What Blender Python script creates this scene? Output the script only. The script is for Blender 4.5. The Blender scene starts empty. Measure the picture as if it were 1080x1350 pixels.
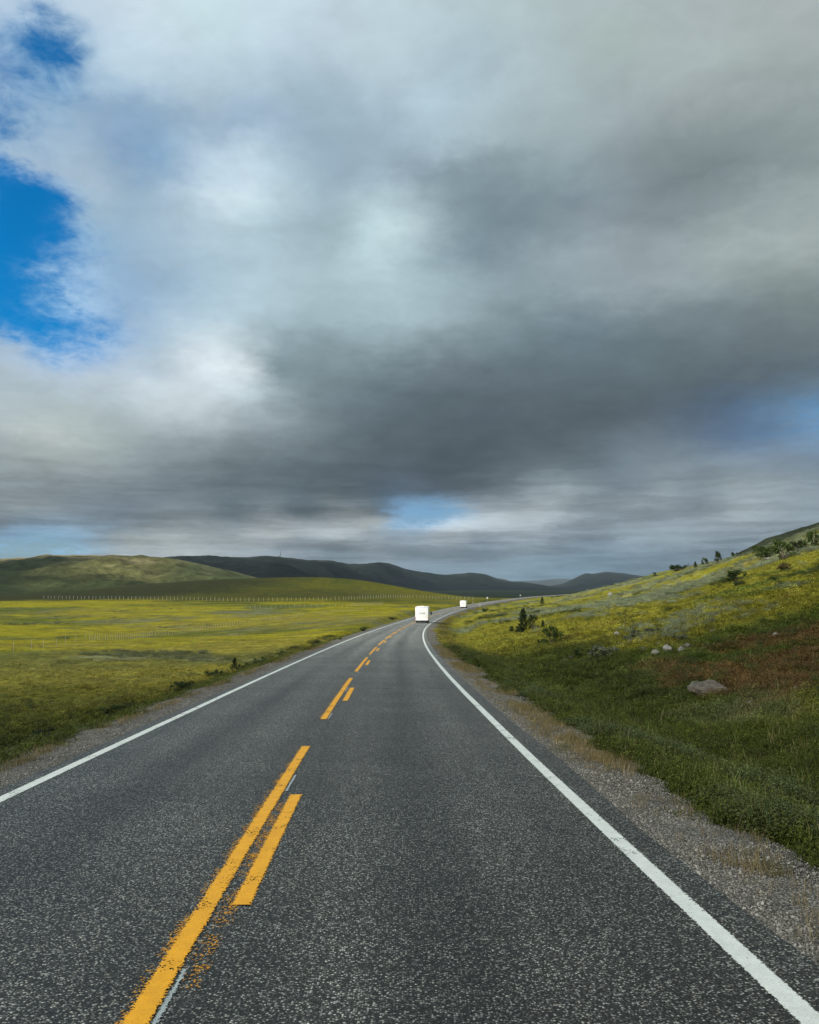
import bpy, math, random
import numpy as np
from mathutils import Vector, Matrix
random.seed(7); RNG = np.random.default_rng(7)
D = bpy.data; SC = bpy.context.scene; COL = SC.collection
R = math.radians

# ------------------------------------------------------------------ camera
F = 1080.0; PITCH = math.atan(100 / F)            # photograph is 1080 px wide, horizon at row 775
cam = D.objects.new('camera', D.cameras.new('camera')); COL.objects.link(cam); SC.camera = cam
cam.data.sensor_fit = 'HORIZONTAL'; cam.data.sensor_width = 36; cam.data.lens = 36
cam.data.clip_start = 0.1; cam.data.clip_end = 80000
cam.location = (0, 0, 0); cam.rotation_euler = (math.pi / 2 + PITCH, 0, 0)
SUN_AZ, SUN_EL = -128.0, 36.0                      # sun behind the camera to the left
SKY_STRENGTH = 0.1
SC.view_settings.view_transform = 'Standard'; SC.view_settings.look = 'None'
SC.view_settings.gamma = 1; SC.view_settings.use_curve_mapping = False
SC.view_settings.exposure = 0.0
SC.render.resolution_x = 819; SC.render.resolution_y = 1024
SC.cycles.volume_bounces = 0; SC.cycles.max_bounces = 5; SC.cycles.transparent_max_bounces = 12

def srgb(*c):
    return tuple(((v / 255) / 12.92 if v / 255 <= 0.04045 else ((v / 255 + 0.055) / 1.055) ** 2.4) for v in c)
def node(nt, typ, ins=None, **pr):
    n = nt.nodes.new(typ)
    for k, v in pr.items(): setattr(n, k, v)
    for k, v in (ins or {}).items():
        s = n.inputs[k]
        if isinstance(v, bpy.types.NodeSocket): nt.links.new(v, s)
        else: s.default_value = v
    return n
def M(nt, op, a, b=None, c=None, clamp=False):
    ins = {0: a}
    if b is not None: ins[1] = b
    if c is not None: ins[2] = c
    return node(nt, 'ShaderNodeMath', ins, operation=op, use_clamp=clamp).outputs[0]
def VM(nt, op, a, b=None, **k):
    ins = {0: a}
    if b is not None: ins[1] = b
    ins.update(k)
    return node(nt, 'ShaderNodeVectorMath', ins, operation=op).outputs[0]
def mix(nt, fac, a, b, blend='MIX'):
    n = nt.nodes.new('ShaderNodeMix'); n.data_type = 'RGBA'; n.blend_type = blend
    for s, v in ((n.inputs[0], fac), (n.inputs[6], a), (n.inputs[7], b)):
        if isinstance(v, bpy.types.NodeSocket): nt.links.new(v, s)
        else: s.default_value = v if not isinstance(v, tuple) or len(v) == 4 else (*v, 1)
    return n.outputs[2]
def sstep(nt, x, a, b, lo=0.0, hi=1.0):
    return node(nt, 'ShaderNodeMapRange', {0: x, 1: a, 2: b, 3: lo, 4: hi}, interpolation_type='SMOOTHSTEP').outputs[0]
def noise(nt, vec, scale, detail=4, rough=0.5, out=0, dist=0.0):
    return node(nt, 'ShaderNodeTexNoise', {'Vector': vec, 'Scale': scale, 'Detail': detail, 'Roughness': rough, 'Distortion': dist}).outputs[out]

# ------------------------------------------------------------------ sky: real sky seen through a cloud deck
# cloud observations: direction (photo column, row), colour of the cloud there, how much of the sky it covers
CL = [(0,5,185,205,225,1),(150,10,205,222,235,1),(270,20,202,225,232,1),(400,25,195,215,228,1),(520,30,188,208,216,1),(660,20,178,196,198,1),(800,30,170,184,187,1),(940,25,168,179,181,1),(1070,20,165,174,174,1),
(20,55,150,185,215,.45),(55,78,120,170,205,-.1),(80,95,120,170,205,-.15),(35,70,120,170,205,-.1),(110,60,180,205,225,.95),(20,100,150,180,210,.75),(15,150,150,185,215,.30),(60,130,150,185,215,.8),(30,125,150,185,215,.7),(45,170,160,190,215,.85),(100,150,150,180,208,.85),(140,170,130,162,198,.8),(130,120,160,188,212,.85),(110,190,160,185,205,.95),(5,210,165,190,212,.95),
(60,205,170,192,212,1),(200,170,128,162,194,.9),(250,190,140,168,192,.95),(170,110,180,205,222,1),(250,60,195,216,228,1),(300,110,182,203,216,1),(330,170,150,175,198,.95),(420,150,155,178,192,1),(480,90,182,202,212,1),(450,210,150,172,190,1),
(20,285,120,170,220,.0),(60,270,120,170,220,.0),(95,275,150,185,215,.35),(10,250,120,170,220,.2),(30,330,140,190,230,.12),(15,385,140,190,230,.05),(20,425,120,170,220,.0),(70,345,160,195,228,.42),(60,370,165,205,235,.5),(100,400,165,200,230,.55),(70,405,165,205,235,.5),(95,440,130,180,225,.15),(115,455,140,180,225,.4),(100,320,140,180,215,.6),(50,300,120,170,220,.0),
(100,240,172,195,212,1),(150,290,152,182,205,1),(160,340,150,182,210,.95),(170,390,150,182,212,.92),(200,320,155,180,200,1),(200,250,150,175,195,1),
(250,215,170,200,225,1),(285,235,222,240,250,1),(265,225,214,234,248,1),(305,245,216,236,246,1),(340,245,204,225,234,1),(400,255,172,195,208,1),(300,290,185,208,218,1),(360,320,168,192,204,1),(240,380,152,180,202,1),(310,400,180,205,218,1),(380,360,178,200,210,1),(430,300,150,172,182,1),(505,305,195,220,226,1),(510,340,190,212,220,1),(500,290,205,228,234,1),(520,318,206,228,234,1),(420,440,150,172,182,1),(470,370,172,194,204,1),(450,420,165,188,196,1),
(560,150,182,205,218,1),(610,165,188,210,220,1),(600,100,168,190,202,1),(640,60,172,192,202,1),(700,100,172,190,196,1),(760,70,170,186,188,1),(800,50,168,186,182,1),(830,120,160,173,177,1),(900,130,157,168,170,1),(950,60,172,185,185,1),(1060,120,155,167,168,1),
(560,230,130,150,162,1),(620,210,145,165,174,1),(700,180,158,175,180,1),(760,210,148,166,172,1),(640,280,122,142,152,1),(700,300,120,138,146,1),(770,260,128,144,154,1),(850,200,139,153,157,1),(880,260,124,138,143,1),(960,260,120,135,139,1),(1040,190,127,140,143,1),(1070,235,140,153,155,1),(1070,280,168,180,181,1),(1000,300,164,176,179,1),(940,330,162,174,178,1),(860,355,160,173,179,1),
(560,350,152,174,184,1),(620,340,118,138,150,1),(560,410,170,192,200,1),(540,440,160,182,190,1),(640,390,150,170,178,1),(720,360,154,170,178,1),(800,370,155,170,176,1),(900,350,155,170,172,1),(980,320,160,172,170,1),(1070,330,150,162,160,1),
(680,420,125,144,152,1),(600,460,122,138,146,1),(780,420,112,130,140,1),(860,410,120,136,142,1),(940,400,118,134,140,1),(1060,400,118,132,134,1),(1000,370,132,146,148,1),
(0,455,170,192,212,1),(40,480,178,198,216,.95),(110,490,188,205,220,1),(180,470,180,200,215,1),(170,430,160,190,220,.9),(230,440,182,206,222,1),(280,430,190,212,222,1),(190,500,200,214,224,1),(240,485,185,202,212,1),(285,484,242,250,254,1),(265,488,225,236,244,1),(315,497,212,226,234,1),(280,505,165,182,190,1),(350,480,132,150,158,1),(300,528,195,210,216,1),(250,520,220,232,238,1),(285,522,215,228,234,1),(220,548,190,204,208,1),(400,450,140,160,168,1),(440,480,130,148,154,1),
(20,560,180,192,194,1),(60,580,188,198,196,1),(130,575,170,182,182,1),(60,530,168,184,188,1),(150,530,172,188,194,1),(200,570,160,174,178,1),(300,570,142,156,162,1),(380,530,140,156,162,1),(450,530,112,128,136,1),(520,500,104,120,128,1),(520,550,92,106,114,1),(400,580,112,126,132,1),
(600,520,92,106,114,1),(700,480,102,118,126,1),(800,470,100,116,124,1),(900,470,102,118,124,1),(1000,450,108,122,128,1),(1070,470,104,118,124,1),(700,540,86,98,106,1),(820,540,86,98,106,1),(920,520,84,98,108,1),(1000,505,88,102,114,1),(1075,510,92,110,124,1),
(1010,540,95,122,148,.88),(1050,545,112,148,180,.72),(1075,555,116,150,184,.68),(1040,580,104,130,156,.92),(970,570,90,116,146,.95),(900,580,98,114,130,1),(1070,600,120,142,162,.95),
(0,630,136,148,152,1),(60,620,132,144,148,1),(130,640,126,138,144,1),(20,665,138,150,154,1),(100,660,120,132,140,1),(200,620,120,132,138,1),(200,660,108,120,128,1),(300,620,108,120,126,1),(300,670,98,112,120,1),(400,640,94,108,116,1),(480,640,90,102,110,1),(560,600,86,98,106,1),(560,650,96,108,116,1),(650,620,88,100,108,1),(650,580,84,96,104,1),(740,590,88,101,108,1),
(820,600,116,132,142,1),(760,620,100,114,122,1),(820,640,112,126,136,1),(900,620,130,144,150,1),(980,630,142,156,162,1),(1060,630,140,154,162,1),(940,655,118,132,142,1),(1040,670,130,144,152,1),
(0,695,116,130,142,1),(80,690,112,128,140,1),(0,718,130,170,205,.35),(50,716,130,175,212,.2),(100,708,140,172,198,.6),(150,718,150,162,166,1),(220,718,164,172,172,1),(180,695,104,118,128,1),(300,715,150,160,164,1),(60,668,128,140,146,1),(300,684,104,118,126,1),(300,694,150,162,168,1),(400,678,94,108,116,1),(400,690,158,168,174,1),(480,668,92,106,114,1),(505,686,150,162,170,1),(560,664,94,108,118,1),(620,660,100,114,124,1),(230,702,158,168,170,1),(350,702,166,174,176,1),(560,720,118,134,144,1),(680,700,160,172,180,1),(760,700,128,142,152,1),(840,700,140,154,162,1),(640,745,120,138,150,1),(400,692,160,170,174,1),(400,718,128,140,148,1),(470,695,158,168,172,1),(450,722,112,126,134,1),(500,680,112,128,140,1),(525,676,130,165,200,.5),(555,676,140,185,225,.12),(540,690,150,180,210,.25),(590,677,150,185,215,.2),(625,672,160,180,195,.8),(600,688,178,192,200,1),(650,686,188,198,202,1),(700,678,160,172,178,1),(770,684,138,150,158,1),(850,684,126,140,150,1),(640,712,120,136,148,1),(720,668,168,180,186,1),(860,668,150,162,170,1),(980,672,158,170,176,1),(560,692,186,198,204,1),(600,700,172,184,192,1),(450,705,168,178,182,1),(330,722,158,168,172,1),(560,710,150,160,166,1),(740,650,150,164,170,1),(690,655,122,136,144,1),(800,662,130,144,150,1),
(560,740,118,136,148,1),(480,738,128,142,150,1),(620,738,118,136,148,1),(700,735,120,138,150,1),(780,716,112,128,140,1),(780,740,112,134,148,1),(860,735,112,132,146,1),(900,705,142,156,164,1),(960,712,118,134,146,1),(860,752,112,132,146,1),(700,758,112,136,150,1),(1000,690,145,158,164,1),(200,728,158,168,172,1),(0,730,125,168,205,.3),(60,728,130,172,205,.4),(350,728,138,150,158,1)]
GEN = (150, 166, 174, 1.0)
def pix_azel(px, py):
    c, s = math.cos(PITCH), math.sin(PITCH)
    u, v = (px - 540) / F, (675 - py) / F
    x, y, z = u, c - v * s, s + v * c
    return math.atan2(x, y), math.atan2(z, math.hypot(x, y))
def make_world():
    w = D.worlds.new('World'); SC.world = w; w.use_nodes = True; nt = w.node_tree; nt.nodes.clear()
    sky = node(nt, 'ShaderNodeTexSky', sky_type='NISHITA', sun_disc=False, sun_elevation=R(SUN_EL), sun_rotation=R(SUN_AZ % 360), altitude=300, air_density=1.0, dust_density=0.3, ozone_density=3.0)
    tc = node(nt, 'ShaderNodeTexCoord').outputs['Generated']
    d0 = VM(nt, 'NORMALIZE', tc)
    sp = node(nt, 'ShaderNodeSeparateXYZ', {0: d0})
    # cloud-plane coordinates: the deck is flat, so its lumps flatten and crowd together towards the horizon
    zz = M(nt, 'ADD', M(nt, 'MAXIMUM', sp.outputs[2], 0.0), 0.26)
    cp = node(nt, 'ShaderNodeCombineXYZ', {0: M(nt, 'DIVIDE', sp.outputs[0], zz), 1: M(nt, 'DIVIDE', sp.outputs[1], zz), 2: 0.3}).outputs[0]
    wn = noise(nt, cp, 2.6, 6, 0.55, out=1)
    wn2 = noise(nt, cp, 8.0, 5, 0.6, out=1)
    ws = node(nt, 'ShaderNodeSeparateXYZ', {0: VM(nt, 'SUBTRACT', wn, (0.5, 0.5, 0.5))})
    ws2 = node(nt, 'ShaderNodeSeparateXYZ', {0: VM(nt, 'SUBTRACT', wn2, (0.5, 0.5, 0.5))})
    az = M(nt, 'ARCTAN2', sp.outputs[0], sp.outputs[1]); el = M(nt, 'ARCSINE', sp.outputs[2])
    ws3 = node(nt, 'ShaderNodeSeparateXYZ', {0: VM(nt, 'SUBTRACT', noise(nt, cp, 30.0, 5, 0.62, out=1), (0.5, 0.5, 0.5))})
    az = M(nt, 'ADD', az, M(nt, 'ADD', M(nt, 'ADD', M(nt, 'MULTIPLY', ws.outputs[0], 0.04), M(nt, 'MULTIPLY', ws2.outputs[0], 0.055)), M(nt, 'MULTIPLY', ws3.outputs[0], 0.022)))
    amp = sstep(nt, el, 0.02, 0.5, 0.008, 0.11)
    el = M(nt, 'ADD', el, M(nt, 'MULTIPLY', amp, M(nt, 'ADD', M(nt, 'ADD', M(nt, 'MULTIPLY', ws.outputs[1], 0.4), M(nt, 'MULTIPLY', ws2.outputs[1], 0.6)), M(nt, 'MULTIPLY', ws3.outputs[1], 0.22))))
    fac = M(nt, 'ADD', M(nt, 'DIVIDE', az, R(150)), 0.5, clamp=True)
    # interpolate the observations onto rows of elevation
    P = []; V = []
    for (px, py, r, g, b, a) in CL:
        A, E = pix_azel(px, py); P.append((A, E)); V.append((*srgb(r, g, b), a))
    for A in (-75, -60, -45, 45, 60, 75):
        for E in (0, 8, 16, 24, 34, 45, 60):
            k = 0.85 + 0.2 * math.sin(A * .13 + E * .21) if abs(A) < 70 else 1
            P.append((R(A), R(E))); V.append((*[q * k for q in srgb(*GEN[:3])], 1.0))
    for A in (-30, -15, 0, 15, 30):
        for E in (50, 62): P.append((R(A), R(E))); V.append((*srgb(*GEN[:3]), 1.0))
    P = np.array(P); V = np.array(V)
    def K(a, b):
        d = (a[:, None, :] - b[None, :, :]) * np.array([1, 1.5]); return np.sqrt((d ** 2).sum(-1) + 1e-5)
    A0 = K(P, P); n = len(P); one = np.ones((n, 1))
    W = np.linalg.solve(np.block([[A0 - 0.0015 * np.eye(n), one], [one.T, np.zeros((1, 1))]]), np.vstack([V, np.zeros((1, 4))]))
    rows = [772, 752, 736, 725, 715, 706, 698, 690, 682, 674, 662, 645, 620, 590, 555, 520, 490, 460, 425, 390, 350, 310, 270, 225, 180, 130, 80, 30, -40]
    azs = np.radians(np.concatenate([[-75, -52, -38], np.linspace(-29.5, 29.5, 25), [38, 52, 75]]))
    prev = None
    for ry in rows:
        E = math.atan((675 - ry) / F) + PITCH
        Q = np.stack([azs, np.full(len(azs), E)], 1)
        val = K(Q, P) @ W[:-1] + W[-1]
        val[[0, -1]] = (*srgb(*GEN[:3]), 1.0)
        val = np.clip(val, 0.0, [1.1, 1.1, 1.1, 1.0])
        rp = nt.nodes.new('ShaderNodeValToRGB'); cr = rp.color_ramp; cr.interpolation = 'CARDINAL'
        pos = azs / R(150) + 0.5
        for i, (p, v) in enumerate(zip(pos, val)):
            e = cr.elements[0] if i == 0 else (cr.elements[1] if i == 1 else cr.elements.new(float(p)))
            e.position = float(p)
        for e, v in zip(cr.elements, val): e.color = tuple(float(q) for q in v)
        nt.links.new(fac, rp.inputs[0])
        if prev is None: prev = (rp.outputs[0], rp.outputs[1], E)
        else:
            t = node(nt, 'ShaderNodeMapRange', {0: el, 1: prev[2], 2: E, 3: 0.0, 4: 1.0}).outputs[0]
            c = mix(nt, t, prev[0], rp.outputs[0])
            a = M(nt, 'ADD', M(nt, 'MULTIPLY', prev[1], M(nt, 'SUBTRACT', 1.0, t)), M(nt, 'MULTIPLY', rp.outputs[1], t))
            prev = (c, a, E)
    top = sstep(nt, el, R(38), R(55))
    cc = mix(nt, top, prev[0], srgb(*GEN[:3])); ca = M(nt, 'MAXIMUM', prev[1], top)
    # fine structure of the deck
    f1 = noise(nt, cp, 4.2, 8, 0.56); f2 = noise(nt, cp, 22.0, 6, 0.65, dist=0.3)
    # long thin layers seen edge-on towards the horizon
    sv_ = node(nt, 'ShaderNodeCombineXYZ', {0: M(nt, 'MULTIPLY', az, 5.0), 1: M(nt, 'MULTIPLY', el, 62.0), 2: 0.7}).outputs[0]
    f3 = noise(nt, sv_, 1.0, 6, 0.58, dist=0.25); low = sstep(nt, el, 0.20, 0.05)
    f4 = noise(nt, cp, 9.0, 7, 0.6, dist=0.5)
    lum = M(nt, 'ADD', 1.0, M(nt, 'ADD', M(nt, 'MULTIPLY', M(nt, 'SUBTRACT', f1, 0.5), 0.34), M(nt, 'ADD', M(nt, 'MULTIPLY', M(nt, 'SUBTRACT', f2, 0.5), 0.11), M(nt, 'MULTIPLY', M(nt, 'SUBTRACT', f4, 0.5), 0.34))))
    lum = M(nt, 'MULTIPLY', lum, M(nt, 'ADD', sstep(nt, el, 0.14, 0.06, 1.0, 1.03), M(nt, 'MULTIPLY', low, M(nt, 'MULTIPLY', M(nt, 'SUBTRACT', sstep(nt, f3, .36, .64), 0.46), 0.42))))
    cc = mix(nt, 1.0, cc, node(nt, 'ShaderNodeCombineXYZ', {0: lum, 1: lum, 2: lum}).outputs[0], 'MULTIPLY')
    cov = M(nt, 'ADD', ca, M(nt, 'ADD', M(nt, 'MULTIPLY', M(nt, 'SUBTRACT', f2, 0.5), 1.3), M(nt, 'MULTIPLY', M(nt, 'SUBTRACT', f1, 0.5), 0.35)))
    wx = M(nt, 'MULTIPLY', M(nt, 'MULTIPLY', ca, M(nt, 'SUBTRACT', 1.0, ca)), 4.0)
    cov = M(nt, 'ADD', M(nt, 'MULTIPLY', cov, wx), M(nt, 'MULTIPLY', ca, M(nt, 'SUBTRACT', 1.0, wx)))
    cov = sstep(nt, cov, 0.04, 0.95)
    k = 1.0 / SKY_STRENGTH
    blue = mix(nt, 1.0, sky.outputs[0], mix(nt, sstep(nt, sp.outputs[2], .07, .24), (.50, .64, .80, 1), (.02, .92, 1.42, 1)), 'MULTIPLY')
    cloud = VM(nt, 'SCALE', cc, Scale=k)
    fin = mix(nt, cov, blue, cloud)
    bg = node(nt, 'ShaderNodeBackground', {0: fin, 1: SKY_STRENGTH})
    out = node(nt, 'ShaderNodeOutputWorld', {0: bg.outputs[0]})
    w.cycles.sampling_method = 'MANUAL'; w.cycles.sample_map_resolution = 512
make_world()
sd = D.lights.new('sun', 'SUN'); sd.energy = 5.0; sd.angle = R(0.55); sd.color = (1.0, 0.95, 0.86)
sun = D.objects.new('sun', sd); COL.objects.link(sun)
sv = Vector((math.sin(R(SUN_AZ)) * math.cos(R(SUN_EL)), math.cos(R(SUN_AZ)) * math.cos(R(SUN_EL)), math.sin(R(SUN_EL))))
sun.rotation_euler = sv.to_track_quat('Z', 'Y').to_euler()

# ------------------------------------------------------------------ numpy noise
_perm = RNG.random((256, 256)).astype(np.float32)
def vnoise(x, y):
    xi = np.floor(x).astype(int); yi = np.floor(y).astype(int); fx = x - xi; fy = y - yi
    fx = fx * fx * (3 - 2 * fx); fy = fy * fy * (3 - 2 * fy)
    a = _perm[xi & 255, yi & 255]; b = _perm[(xi + 1) & 255, yi & 255]; c = _perm[xi & 255, (yi + 1) & 255]; d = _perm[(xi + 1) & 255, (yi + 1) & 255]
    return (a * (1 - fx) + b * fx) * (1 - fy) + (c * (1 - fx) + d * fx) * fy - 0.5
def fbm(x, y, sc, oct=4, rough=0.5, seed=0):
    x = np.asarray(x, float) / sc + seed * 17.3; y = np.asarray(y, float) / sc + seed * 9.1; s = 0; a = 1.0; t = 0
    for i in range(oct):
        s = s + a * vnoise(x, y); t += a; x, y = x * 1.9 + y * .5 + 11.1, y * 1.9 - x * .5 + 5.7; a *= rough
    return s / t * 2
def ss(x, a, b):
    t = np.clip((x - a) / (b - a), 0, 1); return t * t * (3 - 2 * t)

# ------------------------------------------------------------------ the road's course
SK = [0,35,70,105,140,180,230,290,380,500,640,800]
KAP = [.7459,.6317,.586,.6111,.7774,.6297,.7179,.7024,.3112,.0705,.0946,.1301]
SLO = [-3.9618,-3.4422,-3.0644,-2.6003,-2.0336,-1.2731,-.4452,-.0026,.1195,.0589,-.1105,-.2914]
WL, WR = 3.065, 3.386
DS = 1.0; S = np.arange(-60, 1300, DS)
_k = np.where(S < 0, .75, np.where(S > 820, 0.0, np.interp(S, SK, KAP))) / 1000; _s = np.where(S < 0, -3.2, np.where(S > 850, -.3, np.interp(S, SK, SLO))) / 100
HD = np.cumsum(_k) * DS; HD += -0.037516 - np.interp(0, S, HD)
RX = np.cumsum(np.sin(HD)) * DS; RX += -1.216 - np.interp(0, S, RX)
RY = np.cumsum(np.cos(HD)) * DS; RY -= np.interp(0, S, RY)
RZ = np.cumsum(_s) * DS; RZ += -2.0 - np.interp(0, S, RZ)
def road_pt(s, d, dz=0.0):
    s = np.asarray(s, float); h = np.interp(s, S, HD)
    return np.stack(np.broadcast_arrays(np.interp(s, S, RX) + np.cos(h) * d, np.interp(s, S, RY) - np.sin(h) * d, np.interp(s, S, RZ) + dz), -1)

# ------------------------------------------------------------------ terrain height
def ray(px, py):
    c, s = math.cos(PITCH), math.sin(PITCH); u, v = (px - 540) / F, (675 - py) / F
    d = Vector((u, c - v * s, s + v * c)); return d / d.y
_ctl = []
for px, py, Y in [
    # left meadow, valley floor and the green rise behind it
    (0,960,28),(0,926,40),(200,926,40),(0,870,85),(200,868,85),(350,866,84),(0,848,120),(250,847,120),(420,840,125),(0,836,170),(300,834,170),(440,826,170),
    (0,821,220),(300,818,220),(500,813,215),(0,807,270),(300,806,270),(520,806,260),(0,799,330),(300,798,330),(540,799,320),(0,791.5,420),(150,790,420),(300,789,420),(450,789,430),(560,791,430),(600,791,470),
    (-80,786,560),(0,785.8,560),(83,781.3,560),(160,774.5,580),(233,767.5,600),(300,763.5,620),(360,761.7,640),(410,761,640),(460,763.2,640),(513,771,620),(545,777.5,600),(575,782.5,600),(600,787,620),(640,788.6,700),
    # right verge, ditch and hillside
    (1000,1005,15.4),(1080,985,15),(900,905,27),(1000,900,24),(1080,880,25),(950,868,34),(880,858,40),(1050,840,35),(1080,800,45),(960,805,60),(1080,750,78),(1000,778,68),(970,764,95),
    (1080,704,125),(1030,716,140),(973,733,165),(941,743.5,180),(882,756,215),(847,760.5,250),(803,773,320),(771,781,380),(740,787.5,450),(735,790,345),(700,794,345),(660,799,330),(760,786,345),(700,789.5,560),(735,786.5,620),
    (900,803,78),(850,832,60),(800,803,120),(750,832,75),(700,816,122),(640,832,95),(622,811,172),(700,803,200),(760,792,250),(680,797.5,300),(720,792,400),(860,785,150),(900,775,150),(1000,745,125),(1040,728,125)]:
    d = ray(px, py); _ctl.append((d.x * Y, Y, d.z * Y))
_ctl += [(100,100,15),(120,0,11),(60,0,3),(30,0,-1),(15,0,-2.3),(14,-40,-1),(90,-60,8),(160,150,14),(130,300,8),(180,500,1),(150,620,-8),(110,330,2.5),(100,420,-2),(130,520,-6),
    (-14,5,-3.6),(-40,5,-5),(-100,20,-6),(-200,100,-8),(-300,300,-8),(-400,600,-8),(-20,-60,-2),(-120,-60,-5),(-300,820,-11),(-150,850,-8),(0,860,-9),(100,900,-12),(250,850,-12),(-100,740,4),(300,300,16),(300,0,18),(-300,-100,-6)]
_ctl = np.array(_ctl); CTL = _ctl
def _U(d2): return 0.5 * d2 * np.log(d2 + 1e-6)
def _fit():
    P = _ctl[:, :2] / 100; n = len(P); d2 = ((P[:, None] - P[None]) ** 2).sum(-1)
    T = np.hstack([np.ones((n, 1)), P])
    return np.linalg.solve(np.block([[_U(d2) + 2e-3 * np.eye(n), T], [T.T, np.zeros((3, 3))]]), np.concatenate([_ctl[:, 2], [0, 0, 0]]))
TPS = _fit()
PLAIN = -13.0
def lateral(x, y):
    yc = np.clip(y, RY[0], RY[-1]); return (x - np.interp(yc, RY, RX)) * np.cos(np.interp(yc, RY, HD)), np.interp(yc, RY, RZ)
def height(x, y, detail=True):
    x = np.asarray(x, float); y = np.asarray(y, float); shp = np.broadcast(x, y).shape
    x = np.broadcast_to(x, shp).ravel(); y = np.broadcast_to(y, shp).ravel(); z = np.zeros(x.size)
    P = _ctl[:, :2] / 100
    for i in range(0, x.size, 40000):
        a = np.clip(x[i:i+40000], -450, 350) / 100; b = np.clip(y[i:i+40000], -100, 950) / 100
        d2 = (a[:, None] - P[None, :, 0]) ** 2 + (b[:, None] - P[None, :, 1]) ** 2
        z[i:i+40000] = _U(d2) @ TPS[:-3] + TPS[-3] + TPS[-2] * a + TPS[-1] * b
    r = np.hypot(x, y)
    z = z + (PLAIN - z) * ss(r, 780, 1150)
    d, zr = lateral(x, y); ad = np.abs(d); off = ss(ad, 5.5, 14)
    if detail:
        lump = fbm(x, y, 9, 3, .5, 1) * .45 + fbm(x, y, 40, 3, .5, 2) * 1.0
        lump = lump * off * np.clip(0.45 + ss(d, 10, 30), 0, 1)
        z = z + lump * (1 - .55 * ss(r, 180, 500)) * np.where(d > 0, 1 - .85 * ss(r, 150, 320) * (1 - ss(x / np.maximum(y, 1), .22, .35)), 1)
        z = z + (fbm(x, y, 1.3, 3, .55, 3) * .26 * np.where(d > 0, 1, .8)) * ss(ad, 4.3, 7) * (1 - ss(r, 90, 200))
        z = z - 0.8 * np.exp(-((d + 9.5) / 2.2) ** 2) * ss(y, 4, 12) * (1 - ss(y, 90, 140))
    rp = np.where(d < 0, -0.05 - 0.42 * np.maximum(-d - 4.15, 0), 0.005 - 0.30 * np.maximum(d - 4.75, 0))
    rp = np.where(d < 0, np.maximum(rp, -2.6), np.maximum(rp, -1.0))
    if detail:
        rp = rp + (fbm(x, y, 1.6, 4, .6, 4) * .10 + fbm(x, y, 7, 2, .5, 5) * .06) * ss(ad, 3.7, 4.6)
    inner = np.where(d < 0, -ss(-d, 3.7, 3.2) if False else 0, 0)
    rp = rp - 0.30 * (1 - ss(ad, np.where(d < 0, 3.75, 4.2), np.where(d < 0, 4.5, 5.1)))
    on = (1 - ss(ad, 6.5, 13)) * (1 - ss(r, 1050, 1250))
    z = z * (1 - on) + (zr + rp) * on
    return z.reshape(shp)
def hz(x, y): return float(height(x, y))
def at(px, py, y0=4.0, y1=1000.0):
    d = ray(px, py); Y = np.geomspace(y0, y1, 900); below = height(d.x * Y, Y) > d.z * Y
    i = int(np.argmax(below)) if below.any() else len(Y) - 1
    return Vector((d.x * Y[i], Y[i], hz(d.x * Y[i], Y[i])))

# ------------------------------------------------------------------ object helpers
def link(name, me, mat=None, parent=None):
    o = D.objects.new(name, me); COL.objects.link(o)
    if mat is not None and me is not None:
        for m in (mat if isinstance(mat, (list, tuple)) else [mat]): me.materials.append(m)
    if parent is not None: o.parent = parent
    return o
def mesh(name, v, f, smooth=False):
    me = D.meshes.new(name); me.from_pydata([tuple(map(float, p)) for p in v], [], f)
    if smooth: me.polygons.foreach_set('use_smooth', [True] * len(me.polygons))
    me.update(); return me
def fast_mesh(name, v, quads, smooth=True):
    me = D.meshes.new(name); v = np.asarray(v, np.float32); quads = np.asarray(quads, np.int32); k = quads.shape[1]
    me.vertices.add(len(v)); me.vertices.foreach_set('co', v.ravel()); me.loops.add(quads.size); me.loops.foreach_set('vertex_index', quads.ravel())
    me.polygons.add(len(quads)); me.polygons.foreach_set('loop_start', np.arange(0, quads.size, k, dtype=np.int32))
    me.polygons.foreach_set('use_smooth', np.full(len(quads), smooth)); me.update(calc_edges=True); me.validate(); return me
def vcol(me, name, c):
    a = me.attributes.new(name, 'FLOAT_COLOR', 'POINT'); c = np.asarray(c, np.float32)
    if c.shape[1] == 3: c = np.hstack([c, np.ones((len(c), 1), np.float32)])
    a.data.foreach_set('color', c.ravel())
def tag(o, label=None, cat=None, group=None, kind=None):
    if label: o['label'] = label
    if cat: o['category'] = cat
    if group: o['group'] = group
    if kind: o['kind'] = kind
    return o
def empty(name, loc=(0, 0, 0), rz=0.0):
    o = D.objects.new(name, None); COL.objects.link(o); o.location = loc; o.rotation_euler = (0, 0, rz); o.empty_display_size = .3; return o
def material(name):
    m = D.materials.new(name); m.use_nodes = True; nt = m.node_tree; nt.nodes.clear()
    b = node(nt, 'ShaderNodeBsdfPrincipled'); o = node(nt, 'ShaderNodeOutputMaterial', {0: b.outputs[0]}); return m, nt, b, o
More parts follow.
